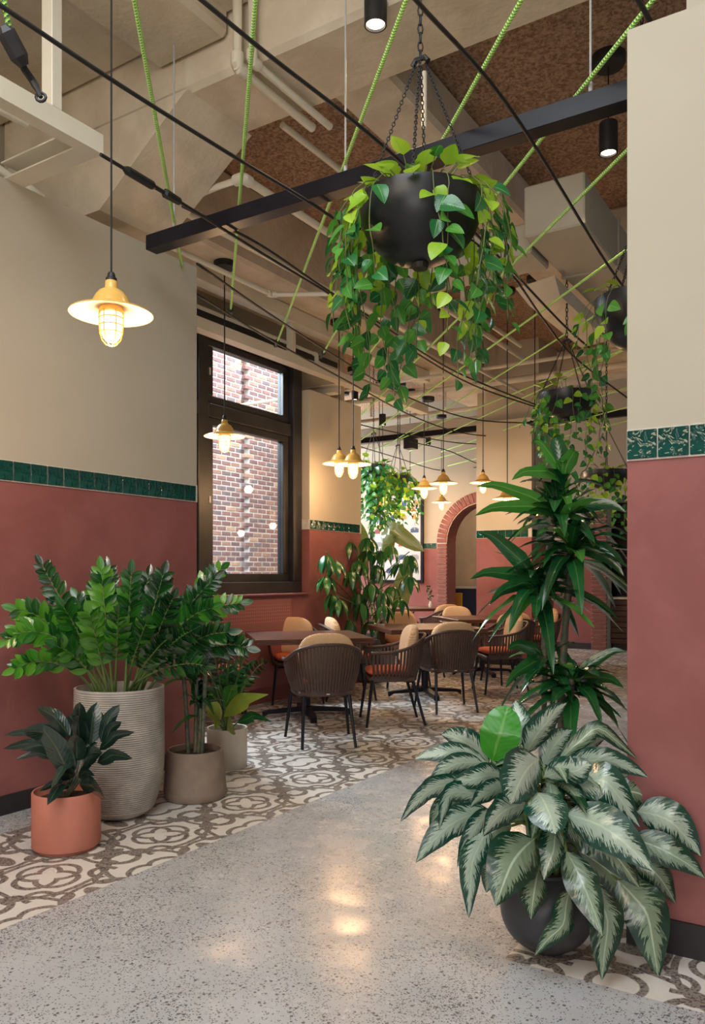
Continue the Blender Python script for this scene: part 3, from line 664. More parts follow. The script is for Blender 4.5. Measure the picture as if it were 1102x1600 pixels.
# ------------------------------------------------------------------ pendant lamps
def lamp_proto():
    root = bpy.data.objects.new('pendant_lamp', None); COL.objects.link(root)       # origin: centre of the shade rim
    b = MB(); b.lathe([(.022,.135),(.026,.132),(.028,.10),(.036,.097),(.055,.085),(.072,.062),(.082,.040),(.088,.030),(.090,.024),(.100,.020),(.178,-.006),(.181,-.010),(.180,-.013)], n=40); smooth_angle(b.build('shade', 'yellow', root), 50)
    b = MB(); b.lathe([(.179,-.012),(.176,-.010),(.098,.014),(.060,.018),(.0,.020)], n=40); b.build('shade_lining', 'white_inner', root, smooth=True)
    b = MB(); b.lathe([(.0,.018),(.050,.018),(.052,.006),(.052,-.004),(.046,-.008)], n=24); smooth_angle(b.build('collar', 'yellow', root))
    b = MB(); b.lathe([(.044,.0),(.045,-.06),(.044,-.085),(.036,-.115),(.020,-.132),(.0,-.138)], n=24); b.build('glass_globe', 'globe', root, smooth=True)
    b = MB()
    for z, r in ((-.03,.0515),(-.062,.0515),(-.094,.049)): b.tube([(r*math.cos(2*PI*k/20), r*math.sin(2*PI*k/20), z) for k in range(20)], .0028, 6, closed=True)
    for k in range(3):
        a = PI*k/3+.3; P = [(.0515*s_, z) for s_, z in ((1,0),(1,-.06),(.96,-.094),(.76,-.125),(.4,-.145),(0,-.151),(-.4,-.145),(-.76,-.125),(-.96,-.094),(-1,-.06),(-1,0))]
        b.tube([(x*math.cos(a), x*math.sin(a), z) for x, z in P], .0028, 6)
    b.build('guard_cage', 'yellow', root, smooth=True)
    b = MB(); b.lathe([(.0,.172),(.012,.172),(.016,.165),(.018,.150),(.024,.146),(.024,.134),(.0,.134)], n=16); smooth_angle(b.build('cord_grip', 'black_matt', root)); return root
LP = lamp_proto(); first = True; kids = children(LP)
LAMPS = [(174,487,3.5,4.5,'large yellow pendant lamp nearest on the left before the cream wall'), (351,680,7.0,4.05,'yellow pendant lamp hanging before the tall window'),
 (530,723,8.6,4.06,'left of the two overlapping yellow lamps beside the pier'), (552,724,7.9,4.75,'right of the two overlapping yellow lamps beside the pier'),
 (625,766,12.4,4.3,'yellow lamp between the far trailing basket and the poster'), (663,762,11.2,4.3,'yellow lamp in front of the picture frame edge'),
 (693,754,10.2,4.75,'yellow lamp just left of the brick arch'), (755,753,11.0,4.75,'yellow lamp before the cream pillar face'),
 (593,790,13.2,4.3,'dim yellow lamp below the far hanging basket'), (793,778,9.6,4.75,'yellow lamp half hidden by the tall dracaena top'),
 (836,787,9.2,4.75,'glowing lamp behind the dracaena crown right of the pillar'), (598,824,14.4,4.75,'tiny lamp low before the poster'),
 (538,803,15.0,4.75,'tiny far lamp next to the pier corner'), (641,799,14.8,4.75,'small far lamp in front of the poster top'), (690,784,14.9,4.3,'small far lamp between poster and arch')]
for (px, py, d, zc, l) in LAMPS:
    p = at(px, py, d)
    if first: root = LP; first = False
    else:
        root = LP.copy(); COL.objects.link(root)
        for ch in kids: c = ch.copy(); COL.objects.link(c); c.parent = root
    root.location = p; root.rotation_euler = (0,0,rnd.uniform(0,1)); tag(root, l, 'pendant lamp', 'yellow caged pendant lamps')
    b = MB(); b.tube([(0,0,.17),(0,0,zc-p.z-.05)], .0045 if d < 5 else .006, 6); b.build('cord', 'black_matt', root)
    b = MB(); b.lathe([(0,zc-p.z-.055),(.09,zc-p.z-.055),(.095,zc-p.z-.05),(.095,zc-p.z),(0,zc-p.z)], n=24); smooth_angle(b.build('ceiling_canopy', 'black_matt', root))
    ld = bpy.data.lights.new('lamp_light', 'POINT'); ld.energy = 20; ld.color = (1, .60, .30); ld.shadow_soft_size = .045
    lo = bpy.data.objects.new('lamp_light', ld); COL.objects.link(lo); lo.location = p+Vector((0,0,-.215))
# spotlights
def spot(px, py, d, ztop, l, s=1., power=40, aim=None):
    p = at(px, py, d); root = thing('cylinder_downlight', p, l, 'downlight', 'black cylinder downlights'); R_ = .060*s; H_ = .20*s
    b = MB(); b.lathe([(R_*.86,.0),(R_,.0),(R_,H_),(R_*.94,H_+.004),(0,H_+.004)], n=28); b.lathe([(R_*.86,.0),(R_*.8,.02)], n=28); smooth_angle(b.build('housing', 'black_matt', root))
    b = MB(); b.disc((0,0,.012), R_*.8, 24, -1); b.build('lens', 'spot_face', root)
    if ztop-p.z-H_ > .02:
        b = MB(); b.tube([(0,0,H_),(0,0,ztop-p.z)], .005, 6); b.build('cord', 'black_matt', root)
        b = MB(); b.lathe([(0,ztop-p.z-.07),(.10,ztop-p.z-.07),(.11,ztop-p.z-.055),(.11,ztop-p.z),(0,ztop-p.z)], n=24); smooth_angle(b.build('canopy', 'black_matt', root))
    ld = bpy.data.lights.new('downlight_beam', 'SPOT'); ld.energy = power; ld.color = (1, .72, .45); ld.spot_size = 1.5; ld.spot_blend = .6; ld.shadow_soft_size = .04
    lo = bpy.data.objects.new('downlight_beam', ld); COL.objects.link(lo); lo.location = p-Vector((0,0,.01)); return root
spot(587, 40, 4.2, 4.75, 'black cylinder spotlight at the top centre', 1, 45); spot(951, 240, 5.3, 4.75, 'black cylinder spotlight hanging by the right pillar', 1, 60)
spot(555, 625, 11.5, 4.3, 'small black spotlight left above the twin lamps', .8, 40); spot(598, 665, 12.3, 4.3, 'small black spotlight above the far basket', .85, 30); spot(669, 695, 13.4, 4.3, 'farthest small black spotlight below the far beam', .8, 20)
spot(790, 560, 12, 4.75, 'black spotlight beyond the pillar top', .8, 30)
c = at(642, 695, 13.2); boxthing('loudspeaker', (c.x-.09, c.y-.09, c.z-.07), (c.x+.09, c.y+.09, c.z+.09), 'black_matt', 'small black ceiling speaker under the far black beam', 'speaker')

# ------------------------------------------------------------------ leaves
def leaf_grid(P, Wd, n=9, fold=.18, prof='oval', side=None, wave=0, k=2):
    """leaf along points P (list of Vector); returns verts, faces, uv"""
    C = catmull(P, n); vs = []; uv = []; fs = []
    for i, p in enumerate(C):
        t = i/n; tg = (C[min(i+1, n)]-C[max(i-1, 0)]).normalized()
        s = side-tg*side.dot(tg) if side is not None else tg.cross(Vector((0,0,1)))
        if s.length < 1e-4: s = Vector((1,0,0))
        s.normalize(); nn = s.cross(tg).normalized()
        if prof == 'oval': w_ = math.sin(PI*t**.85)**.52 if 0 < t < 1 else 0
        elif prof == 'strap': w_ = min(1, t*3.2)**.6*(1-max(0, t-.35)/.65)**.65 if t < 1 else 0; w_ = max(w_, .25 if t == 0 else 0)
        elif prof == 'lance': w_ = (math.sin(PI*t**.72))**.9 if 0 < t < 1 else 0
        elif prof == 'oval2': w_ = math.sin(PI*t**.9)**.75 if 0 < t < 1 else 0
        else: w_ = math.sin(PI*t**.6)**.8 if 0 < t < 1 else 0
        w_ = w_*Wd/2+.0006
        for j in range(-k, k+1):
            q = j/k; z = abs(q)*fold*w_+wave*w_*math.sin(i*1.9+j)*abs(q)
            vs.append(p+s*(w_*q)+nn*z); uv.append((t, .5+q*.5))
    m = 2*k+1
    for i in range(n):
        for j in range(m-1): a = i*m+j; fs.append((a, a+1, a+m+1, a+m))
    return vs, fs, uv
def leaf_obj(P, Wd, m, root, name='leaf', **kw):
    vs, fs, uv = leaf_grid([Vector(p) for p in P], Wd, **kw); b = MB(root.location); b.add(vs, fs); return b.build(name, m, root, smooth=True, uv=uv)
_shared = {}
def shared_leaf(key, m, prof, ratio, droop, fold=.2, n=6, k=1, heart=False):
    if key in _shared: return _shared[key]
    P = [Vector((t, 0, -droop*t*t)) for t in (0, .33, .66, 1)]
    vs, fs, uv = leaf_grid(P, ratio, n=n, fold=fold, prof=prof, k=k)
    if heart:
        vs = [Vector((v[0]-.16*(1-min(1, abs(uv[i][0])*4))*abs(uv[i][1]-.5)*2 if 0 else v[0], v[1], v[2])) for i, v in enumerate(vs)]
    b = MB(); b.add(vs, fs); o = b.build('leaf', m, smooth=True, uv=uv); _shared[key] = o.data; bpy.data.objects.remove(o); return _shared[key]
def place_leaf(me, root, p, d, up, size, name='leaf', par=None):
    d = d.normalized(); y = up.cross(d)
    if y.length < 1e-4: y = Vector((1,0,0)).cross(d)
    y.normalize(); z = d.cross(y)
    o = bpy.data.objects.new(name, me); COL.objects.link(o); o.parent = par or root
    Mx = Matrix((d, y, z)).transposed().to_4x4()
    o.matrix_local = Matrix.Translation(p-root.location) @ Mx @ Matrix.Diagonal((size, size, size, 1)); return o
def rv(s=1.): return Vector((rnd.uniform(-1,1), rnd.uniform(-1,1), rnd.uniform(-1,1)))*s

# heart leaves of the trailing pothos
HEART = [shared_leaf('p%d' % i, m, 'heart', .78, dr, .22, 7, 2) for i, (m, dr) in enumerate((('pothos', .15), ('pothos', .35), ('pothos_dark', .25), ('pothos_lime', .2), ('yellowish', .3)))]
def chainlinks(b, p0, p1, r, n, w_):
    d = (p1-p0)/n; dn = d.normalized(); s1 = dn.orthogonal().normalized(); s2 = dn.cross(s1)
    for i in range(n):
        c = p0+d*(i+.5); s = s1 if i % 2 else s2; L = d.length*.62
        b.tube([c+s*w_*math.cos(a)+dn*L*math.sin(a) for a in [2*PI*k/8 for k in range(8)]], r, 5, closed=True)
def hanging_pot(c, R_, H_, ztop, label, vines, seed, drop, leafs=(.06, .09), spread=.14, lime=.25, shared=True, wt=None, mat_='pot_black', hookdz=.52):
    rr = random.Random(seed); root = thing('hanging_planter', c, label, 'hanging plant', 'black hanging bowls of trailing pothos')
    b = MB(); prof = [(0,-H_)]+[(R_*math.sin(t)**.9, -H_*math.cos(t)) for t in [PI/2*k/10 for k in range(1, 11)]]+[(R_*1.0,.012),(R_*.96,.012),(R_*.94,-.03)]
    b.lathe(prof, n=48); smooth_angle(b.build('bowl', mat_, root), 50)
    b = MB(); b.disc((0,0,-.03), R_*.95, 32); b.build('soil', 'soil', root)
    b = MB(); b.lathe([(0,-H_-.02),(.03,-H_-.02),(.035,-H_)], n=16); b.build('drain_stub', 'black_matt', root)
    hk = Vector((0,0,hookdz))
    for k in range(4):
        a = PI/2*k+.5+seed; b = MB(); chainlinks(b, Vector((R_*.95*math.cos(a), R_*.95*math.sin(a), .01)), hk+Vector((.02*math.cos(a), .02*math.sin(a), 0)), .0022, 40, .006); b.build('thin_chain', 'black_matt', root, smooth=True)
    b = MB(); b.tube([hk+Vector((-.035,0,0)), hk+Vector((-.02,0,.02)), hk+Vector((.02,0,.02)), hk+Vector((.035,0,0))], .011, 8); b.build('hook_bracket', 'black_matt', root)
    n = max(2, int((ztop-c.z-hookdz)/.035)); b = MB(); chainlinks(b, hk+Vector((0,0,.015)), Vector((0,0,ztop-c.z)), .0036, n, .010); b.build('main_chain', 'black_matt', root, smooth=True)
    # crown leaves
    def put(p, d, s, kind):
        place_leaf(HEART[kind], root, p+c, d, Vector((0,0,1))+rv(.5), s)
    for k in range(int(vines*1.0)):
        a = rr.uniform(0, 2*PI); r = R_*rr.uniform(.35, 1.05); h = rr.uniform(.0, .07)+(.07 if rr.random() < .15 else 0); p = Vector((r*math.cos(a), r*math.sin(a), h))
        put(p, Vector((math.cos(a), math.sin(a), rr.uniform(-.3,.7))), rr.uniform(*leafs), 3 if rr.random() < lime*2.2 else rr.choice((0,0,1,4)))
        bs = MB(); q0 = Vector((r*.5*math.cos(a), r*.5*math.sin(a), -.03)); bs.tube([q0, (q0+p)/2+Vector((0,0,.03)), p], .0022, 5); bs.build('stalk', 'vine', root, smooth=True)
    for k in range(vines):
        a = 2*PI*(k+rr.random()*.7)/vines
        if wt and wt(a) <= 0: continue
        L = rr.uniform(*drop)*(1. if wt is None else wt(a)); out = rr.uniform(.02, spread)
        d = Vector((math.cos(a), math.sin(a), 0)); P = [d*R_*.6+Vector((0,0,-.02)), d*(R_*.97)+Vector((0,0,.03)), d*(R_+out*.5)+Vector((0,0,-.04))]
        p = P[-1].copy(); nseg = max(2, int(L/.05)); hd = d*out*.10
        sw = rv(1); sw.z = 0
        for s in range(nseg):
            sw += rv(.5); sw.z = 0; sw *= .8
            tuck = -.006 if p.z < -H_*.9 else .004
            p = p+Vector((0,0,-.046))+sw*.016+d*tuck; rh = Vector((p.x,p.y,0)).length
            lim = (R_*math.sqrt(max(0, 1-(p.z/H_)**2))+.012) if p.z > -H_ else 0
            if rh < lim: p += Vector((p.x,p.y,0)).normalized()*(lim-rh)
            P.append(p.copy())
        bs = MB(); C = catmull(P, len(P)*2); bs.tube(C, .0022, 5); vo = bs.build('vine', 'vine', root, smooth=True)
        sgn = 1
        for i in range(2, len(P)):
            if rr.random() < .16: continue
            sgn = -sgn; side = d.cross(Vector((0,0,1)))*sgn; dd = (side*rr.uniform(.3,1)+d*rr.uniform(.1,.9)+Vector((0,0,rr.uniform(-1.3,-.2)))).normalized()
            t = i/len(P); kind = 3 if rr.random() < lime*(1.2-t) else rr.choice((0,0,1,2,2,2)); s = rr.uniform(*leafs)*(1.08-.35*t)
            q = P[i]+dd*.018
            place_leaf(HEART[kind], root, q+c, dd, (d+Vector((0,0,.6))+rv(.5)), s, par=vo)
    return root
def WT(a):
    """few strands down the open front of the bowl, many at its sides and back"""
    f = math.cos(a-math.radians(-62)); return -1 if f > .80 and math.sin(a*37) > -.5 else (1.0 if f > .2 else 1.05)
# main planter and the others
hanging_pot(at(657, 321, 3.2), .247, .235, 4.40, 'largest black hanging bowl with long trailing pothos in front of the beam', 46, 3, (.28, .74), (.060, .105), .20, lime=.32, wt=WT, hookdz=.567)
hanging_pot(at(1003, 470, 4.3), .245, .27, 4.70, 'black hanging bowl with pothos cut off by the right pillar', 18, 4, (.15, .50), (.06, .09), .14, .45, hookdz=.45)
hanging_pot(at(886, 618, 6.8), .245, .20, 4.70, 'wide black hanging bowl left of the pillar above the dracaena', 20, 5, (.12, .70), (.06, .10), .14, .4, hookdz=.45)
hanging_pot(at(948, 738, 8.6), .24, .18, 4.70, 'black hanging bowl behind the dracaena beside the tile band', 16, 6, (.2, .75), (.06, .09), .2, .45, hookdz=.45)
hanging_pot(at(584, 728, 11.4), .18, .17, 4.70, 'far black hanging bowl with foliage cascading before the poster', 28, 8, (.5, 1.05), (.08, .12), .38, .2, hookdz=.45)
hanging_pot(at(622, 745, 11.9), .18, .17, 4.70, 'farther dark hanging bowl right beside the cascading one', 20, 9, (.4, .8), (.08, .12), .3, .35, hookdz=.45)

# ------------------------------------------------------------------ potted plants
def pot_root(name, px, d, label, cat='potted plant'):
    p = ray(px)*d; p.z = 0; return thing(name, p, label, cat)
def pot_lathe(root, prof, m, soil_z, soil_r, name='pot', n=48, ang=40):
    b = MB(); b.lathe(prof, n=n); smooth_angle(b.build(name, m, root), ang); b = MB()
    b.lathe([(soil_r, soil_z), (soil_r*.7, soil_z+.012), (soil_r*.3, soil_z+.008), (0, soil_z+.014)], n=24); b.build('soil', 'soil', root)
# tall ribbed planter with the ZZ plant
zz = pot_root('zz_plant', 187, 4.36, 'bushy zz plant in the tall ribbed stone planter by the left wall')
prof = [(.0,.0),(.10,.0),(.14,.008),(.175,.035)]
for k in range(1, 58):
    z = .035+k*(.64/57); t = min(1, k/26); r = .175+.060*(1-(1-t)**2.2) - max(0, (k-40))*.00008
    prof += [(r, z-.004), (r+.0045, z-.001), (r+.0045, z+.003), (r, z+.0055)]
prof += [(.234,.684),(.238,.688),(.238,.696),(.226,.698),(.224,.62),(.18,.61)]
pot_lathe(zz, prof, 'pot_ribbed', .625, .222, n=64, ang=25)
ZL = {k: [shared_leaf('zz%s%d' % (k, j), m, 'oval2', .50, dr, .22, 6, 1) for j, dr in enumerate((.05, .22))] for k, m in (('n','zz'),('l','zz_light'),('d','zz_dark'))}
zcount = 0; zst = {}
def frond(root, base, tip, sag, kind, nl=13, ll=.082, seed=0, start=.32, stems='stem', spread=.8, flat=None):
    """pinnate frond: arching stem with paired leaflets"""
    global zcount
    rr = random.Random(seed); d = tip-base; L = d.length; mid = base+d*.5+Vector((0,0,sag*L)); m0 = base+d*.2+Vector((0,0,sag*L*.75))
    P = [base, m0, mid+(tip-mid)*.0, base+d*.8+Vector((0,0,sag*L*.62)), tip]; C = catmull(P, 16)
    st = MB(root.location); st.tube(C, [.0085-.0062*i/16 for i in range(17)], 6); so = st.build('frond_stem', stems, root, smooth=True)
    view = (Vector((0,0,1.3))-mid).normalized()
    for i in range(nl):
        t = start+(1-start)*(i+.4)/nl; q = t*16; a = int(min(q, 15)); f = q-a; p = C[a].lerp(C[a+1], f); tg = (C[a+1]-C[a]).normalized()
        n0 = (flat or view)+rv(.12); side = (tg.cross(n0).normalized()+rv(.22)).normalized(); nn = side.cross(tg).normalized()
        for sg in (-1, 1):
            dd = tg*.62+side*sg*spread+nn*rr.uniform(-.05,.4); s = ll*(1.12-.45*abs(t-.62)/.4)*rr.uniform(.88,1.1)
            kk = kind if rr.random() < .72 else ('l' if kind == 'n' else 'n')
            me = ZL[kk][rr.randrange(2)]; zcount += 1
            if zcount <= 290:
                place_leaf(me, root, p, dd, nn+side*sg*.25, s, par=so)
            else: zst.setdefault(root.name, []).append((me, p.copy(), dd.copy(), (nn+side*sg*.25).copy(), s))
    me = ZL[kind][0]; place_leaf(me, root, C[16], (C[16]-C[14]), view, ll*.9)
def flush_stuff(root):
    L = zst.pop(root.name, [])
    by = {}
    for it in L: by.setdefault(it[0].materials[0].name, []).append(it)
    for mn, items in by.items():
        b = MB(root.location); uv = []
        for me, p, d, up, s in items:
            d = d.normalized(); y = up.cross(d).normalized(); z = d.cross(y); vs = [p+(d*v.co.x+y*v.co.y+z*v.co.z)*s for v in me.vertices]
            tmp = [None]*len(me.vertices)
            for lp, u in zip(me.loops, me.uv_layers[0].data): tmp[lp.vertex_index] = tuple(u.uv)
            uv += tmp; b.add(vs, [tuple(pl.vertices) for pl in me.polygons])
        o = b.build('leaves', bpy.data.materials[mn], root, smooth=True, uv=uv); o['kind'] = 'stuff'
zb = zz.location.copy()
FR = [(66,884,4.25,.02,'d'),(28,952,4.15,.16,'l'),(12,1000,4.05,.30,'l'),(24,1045,3.95,.22,'l'),(50,965,4.3,.12,'l'),(158,892,4.3,.0,'l'),(168,890,4.6,.0,'d'),(205,896,4.05,.02,'n'),
      (255,898,4.4,.02,'d'),(232,900,4.6,.0,'d'),(120,935,4.55,.05,'n'),(100,950,4.1,.1,'n'),(140,960,4.0,.05,'l'),(185,960,3.95,.04,'n'),(228,975,4.0,.05,'n'),(270,935,4.1,.06,'d'),
      (335,905,4.45,.10,'d'),(375,942,4.4,.16,'n'),(330,950,4.1,.14,'n'),(355,988,4.25,.14,'d'),(385,1012,4.3,.18,'d'),(300,985,3.95,.08,'d'),(260,1000,3.9,.06,'d'),(310,940,4.55,.1,'d'),
      (345,890,4.75,.1,'n'),(90,1010,4.0,.12,'n'),(205,930,4.5,0,'d'),(290,960,4.6,.05,'d'),(150,915,4.45,.02,'n'),(320,1040,4.05,.12,'d')]
order = sorted(range(len(FR)), key=lambda i: FR[i][2])
for i in order:
    px, py, d, sag, k = FR[i]; a = rnd.uniform(0, 2*PI); tip = at(px, py, d); out = tip-zb; out.z = 0
    base = zb+Vector((0,0,.63))+out.normalized()*rnd.uniform(.04,.13)+Vector((rnd.uniform(-.03,.03), rnd.uniform(-.03,.03), 0))
    frond(zz, base, tip, sag, k, rnd.choice((10,11,12)), rnd.uniform(.078,.096), i, rnd.uniform(.36,.5))
flush_stuff(zz)
# salmon pot with the rubber plant
rb = pot_root('rubber_plant', 104, 3.83, 'small dark rubber plant in the salmon pink cylinder pot')
pot_lathe(rb, [(0,0),(.135,0),(.135,.014),(.155,.018),(.158,.04),(.158,.272),(.155,.277),(.148,.276),(.147,.23),(.14,.22)], 'pot_salmon', .232, .146)
rc = rb.location
RL = [((112,1215),(60,1120+10),34,-.1),((100,1165),(35,1142),32,-.15),((80,1160),(8,1148),12,0),((85,1172),(5,1170),14,.02),((90,1175),(33,1172),18,-.1),((90,1185),(24,1187),10,-.08),((110,1150),(58,1105),22,.05),
      ((118,1160),(82,1113),14,.1),((125,1155),(125,1097),22,-.1),((125,1165),(122,1118),20,-.16),((135,1160),(106,1117),20,-.1),((140,1165),(152,1097),26,.0),((150,1160),(158,1112),20,.08),((158,1160),(187,1101),20,-.02),
      ((160,1165),(190,1128),16,-.1),((155,1172),(210,1144),14,-.12),((152,1192),(207,1185),18,-.15),((130,1205),(155,1182),12,-.1),((115,1190),(80,1232),12,-.25),((112,1218),(74,1258),20,-.3),((118,1212),(82,1227),18,-.22),
      ((122,1215),(148,1212),14,-.2),((124,1225),(164,1248),24,-.25),((110,1230),(62,1236),12,-.1),((125,1195),(95,1170),24,.0),((130,1195),(160,1176),22,-.05),((128,1180),(100,1150),22,.1),((132,1180),(150,1138),24,.1),
      ((110,1170),(72,1148),26,.1),((120,1190),(122,1150),26,-.12)]
for (a, c, wpx, dz) in RL:
    d0 = 3.83; d1 = 3.83+dz; A = at(a[0], a[1], d0); T = at(c[0], c[1], d1); mid = (A+T)/2+Vector((0,0,.03))+Fv*-.01
    leaf_obj([A, A.lerp(mid, .6), mid, T], wpx*3.83/FPX*1.15, 'rubber', rb, prof='oval', fold=.16, side=(Rv*(-(T-A).dot(Vector((0,0,1))))+Vector((0,0,1))*(T-A).dot(Rv)).normalized() if True else None)
for (x, y) in ((112,1170),(124,1160),(136,1165),(150,1165),(100,1172)):
    b = MB(rc); b.tube(catmull([rc+Vector((0,0,.23)), at((x+116)/2, 1205, 3.83), at(x, y, 3.83)], 6), .006, 6); b.build('stem', 'cane', rb, smooth=True)
# taupe pot with canes
tp = pot_root('corn_plant', 305, 4.70, 'dark leafy corn plant in the squat taupe pot beside the ribbed planter')
pot_lathe(tp, [(0,0),(.165,0),(.178,.012),(.183,.05),(.168,.25),(.163,.283),(.158,.286),(.150,.284),(.150,.25),(.14,.24)], 'pot_brown', .25, .15)
tb = tp.location
def strap(root, base, az, el, L, Wd, droop, m, twist=.0, n=9):
    d = Vector((math.cos(az)*math.cos(el), math.sin(az)*math.cos(el), math.sin(el)))
    P = [base+d*L*t+Vector((0,0,-droop*L*t*t)) for t in (0, .25, .5, .75, 1)]; side = d.cross(Vector((0,0,1)))
    side = (side.normalized() if side.length > .05 else Vector((1,0,0)))+Vector((0,0,rnd.uniform(-twist, twist)))
    leaf_obj(P, Wd, m, root, prof='strap', fold=.3, side=side, wave=.12, n=n)
def cane(root, P, r, name='cane'):
    b = MB(root.location); C = catmull(P, 26); rs = [r*(1.12 if i % 2 else .95) for i in range(27)]; b.tube(C, rs, 10); return b.build(name, 'cane', root, smooth=True)
for k, (dx, h, n_) in enumerate(((-.05, .86, 14), (.0, .70, 14), (.05, .98, 16), (.02, .55, 8))):
    a0 = tb+Vector((0,0,.24))+Rv*dx*.8; a1 = tb+Rv*dx*1.6+Fv*rnd.uniform(-.05,.05)+Vector((0,0,h)); cane(tp, [a0, (a0+a1)/2+Rv*rnd.uniform(-.01,.01), a1], .012)
    for i in range(n_): strap(tp, a1-Vector((0,0,i*.013)), rnd.uniform(0, 2*PI), rnd.uniform(.1, 1.2), rnd.uniform(.18,.30), rnd.uniform(.045,.07), rnd.uniform(.3,.9), rnd.choice(('drac','drac','zz_dark','drac2')), .3)
# ivory pot with broad yellowish leaves
iv = pot_root('dieffenbachia', 355, 5.50, 'broad leaved plant with yellowing leaves in the ivory pot behind the taupe pot')
iv.location = at(355, 1200, 5.45); iv.location.z = 0
pot_lathe(iv, [(0,0),(.128,0),(.136,.01),(.137,.265),(.133,.270),(.127,.268),(.126,.23),(.12,.22)], 'pot_white', .235, .125)
ib = iv.location
IL = [((350,1120),(420,1085),22,-.3,'yellowish'),((345,1110),(400,1030),20,-.1,'drac'),((330,1120),(375,1030),18,.05,'drac'),((370,1130),(425,1128),14,-.1,'drac'),((345,1125),(310,1105),22,-.4,'yellowish'),
      ((340,1130),(336,1115+25),22,-.4,'yellowish'),((355,1140),(368,1148),24,-.35,'yellowish'),((350,1100),(330,1060),18,-.1,'pothos_dark'),((350,1100),(385,1060),20,0,'drac'),((350,1090),(360,1040),22,-.1,'drac'),
      ((355,1095),(400,1060),16,.05,'zz'),((350,1110),(312,1075),20,-.1,'zz'),((352,1105),(372,1070),20,-.3,'drac2'),((352,1100),(345,1050),16,-.05,'drac')]
for (a, c, wpx, dz, m_) in IL:
    A = at(a[0], a[1], 5.40+dz*.3); T = at(c[0], c[1], 5.40+dz); mid = (A+T)/2+Vector((0,0,.045)); sd = (Rv*(-(T-A).z)+Vector((0,0,1))*(T-A).dot(Rv)).normalized()+Vector((0,0,rnd.uniform(-.3,.3)))+Rv*rnd.uniform(-.2,.2)
    leaf_obj([A, A.lerp(mid, .7), mid, T], wpx*5.3/FPX*1.2, m_, iv, prof='lance', fold=.2, side=sd)
    b = MB(ib); b.tube(catmull([ib+Vector((rnd.uniform(-.05,.05), rnd.uniform(-.05,.05), .23)), (ib+A)/2+Vector((0,0,.12)), A], 8), .005, 6); b.build('stalk', 'stem', iv, smooth=True)
for k in range(5):
    tip = at(300+k*28, 1000+k*9, 5.0); frond(iv, ib+Vector((0,0,.24)), tip, .12, 'd', 9, .06, 90+k, .4)
flush_stuff(iv)

# tall dracaena left of the right pillar
dr = pot_root('dracaena', 878, 3.62, 'tall cane dracaena with glossy strap leaves left of the right pillar')
pot_lathe(dr, [(0,0),(.13,0),(.15,.02),(.165,.20),(.168,.26),(.16,.262),(.155,.22)], 'pot_dark', .225, .15)
db = dr.location
def P3(px, py, dd=0.): return at(px, py, 3.62+dd)
cane(dr, [db+Vector((0,0,.22)), P3(876,1170), P3(882,1000), P3(890,900), P3(893,835)], .0165)
cane(dr, [db+Vector((-.03,0,.22)), P3(850,1170,.05), P3(852,1050,.05), P3(848,950,.05), P3(842,905,.05)], .013)
cane(dr, [db+Vector((.0,.03,.22)), P3(866,1160,.1), P3(862,1000,.1), P3(856,900,.1), P3(858,850,.1)], .011)
cane(dr, [db+Vector((.04,0,.22)), P3(890,1190,-.08), P3(892,1110,-.08), P3(893,1060,-.08)], .014)
HEADS = [(872,800,0,40,(.2,1.35),(.26,.42)), (893,850,-.05,38,(-.2,1.0),(.26,.42)), (842,910,0,32,(-.1,1.0),(.26,.42)), (893,1065,-.05,32,(-.1,1.0),(.22,.36)), (858,1030,.05,12,(-.1,.8),(.2,.3)), (880,745,0,10,(.6,1.4),(.22,.3))]
for (px, py, dd, n_, els, Ls) in HEADS:
    for i in range(n_):
        az = 2.39996*i+rnd.uniform(-.3,.3); t = i/n_; base = P3(px, py+t*26*(1 if py < 1000 else .8), dd); el = els[1]*(1-t)+els[0]*t+rnd.uniform(-.15,.15)
        strap(dr, base, az, el, rnd.uniform(*Ls)*(1-.2*(1-t)), rnd.uniform(.058,.088), rnd.uniform(.25,.95), rnd.choice(('drac','drac','drac','drac','drac2','zz_dark')), .25)
# a few explicit leaves that reach out in the photograph
for (a, c, w_) in (((800,790),(742,806),20),((790,775),(745,760),18),((820,850),(750,832),24),((815,870),(735,905),20),((810,900),(765,945),22),((870,760),(866,682),26),((900,770),(905,708),22),
        ((905,810),(978,800),22),((905,840),(975,900),24),((850,1010),(793,1015),22),((860,1050),(790,1075),22),((905,1035),(978,1018),16),((905,1055),(975,1075),20),((905,1085),(968,1140),18),((850,700+40),(800,690+60),20),
        ((900,930),(967,968),16),((840,910),(795,990),22),((868,700+60),(835,690),18),((905,1090),(950,1110),16)):
    H = min(HEADS, key=lambda h: (h[0]-a[0])**2+(h[1]-a[1])**2); A0_ = P3(H[0], H[1]+8, H[2]); A = A0_
    T = P3(c[0], c[1], rnd.uniform(-.22,0)); mid = (A+T)/2+Vector((0,0,.045)); sd = (Rv*(-(T-A).z)+Vector((0,0,1))*(T-A).dot(Rv)).normalized()+Fv*rnd.uniform(-.6,.3)
    leaf_obj([A, A.lerp(mid, .5)+Vector((0,0,.02)), mid, mid.lerp(T, .55)+Vector((0,0,.018)), T], w_*4.2/FPX, rnd.choice(('drac','drac','drac2')), dr, prof='strap', fold=.3, side=sd)

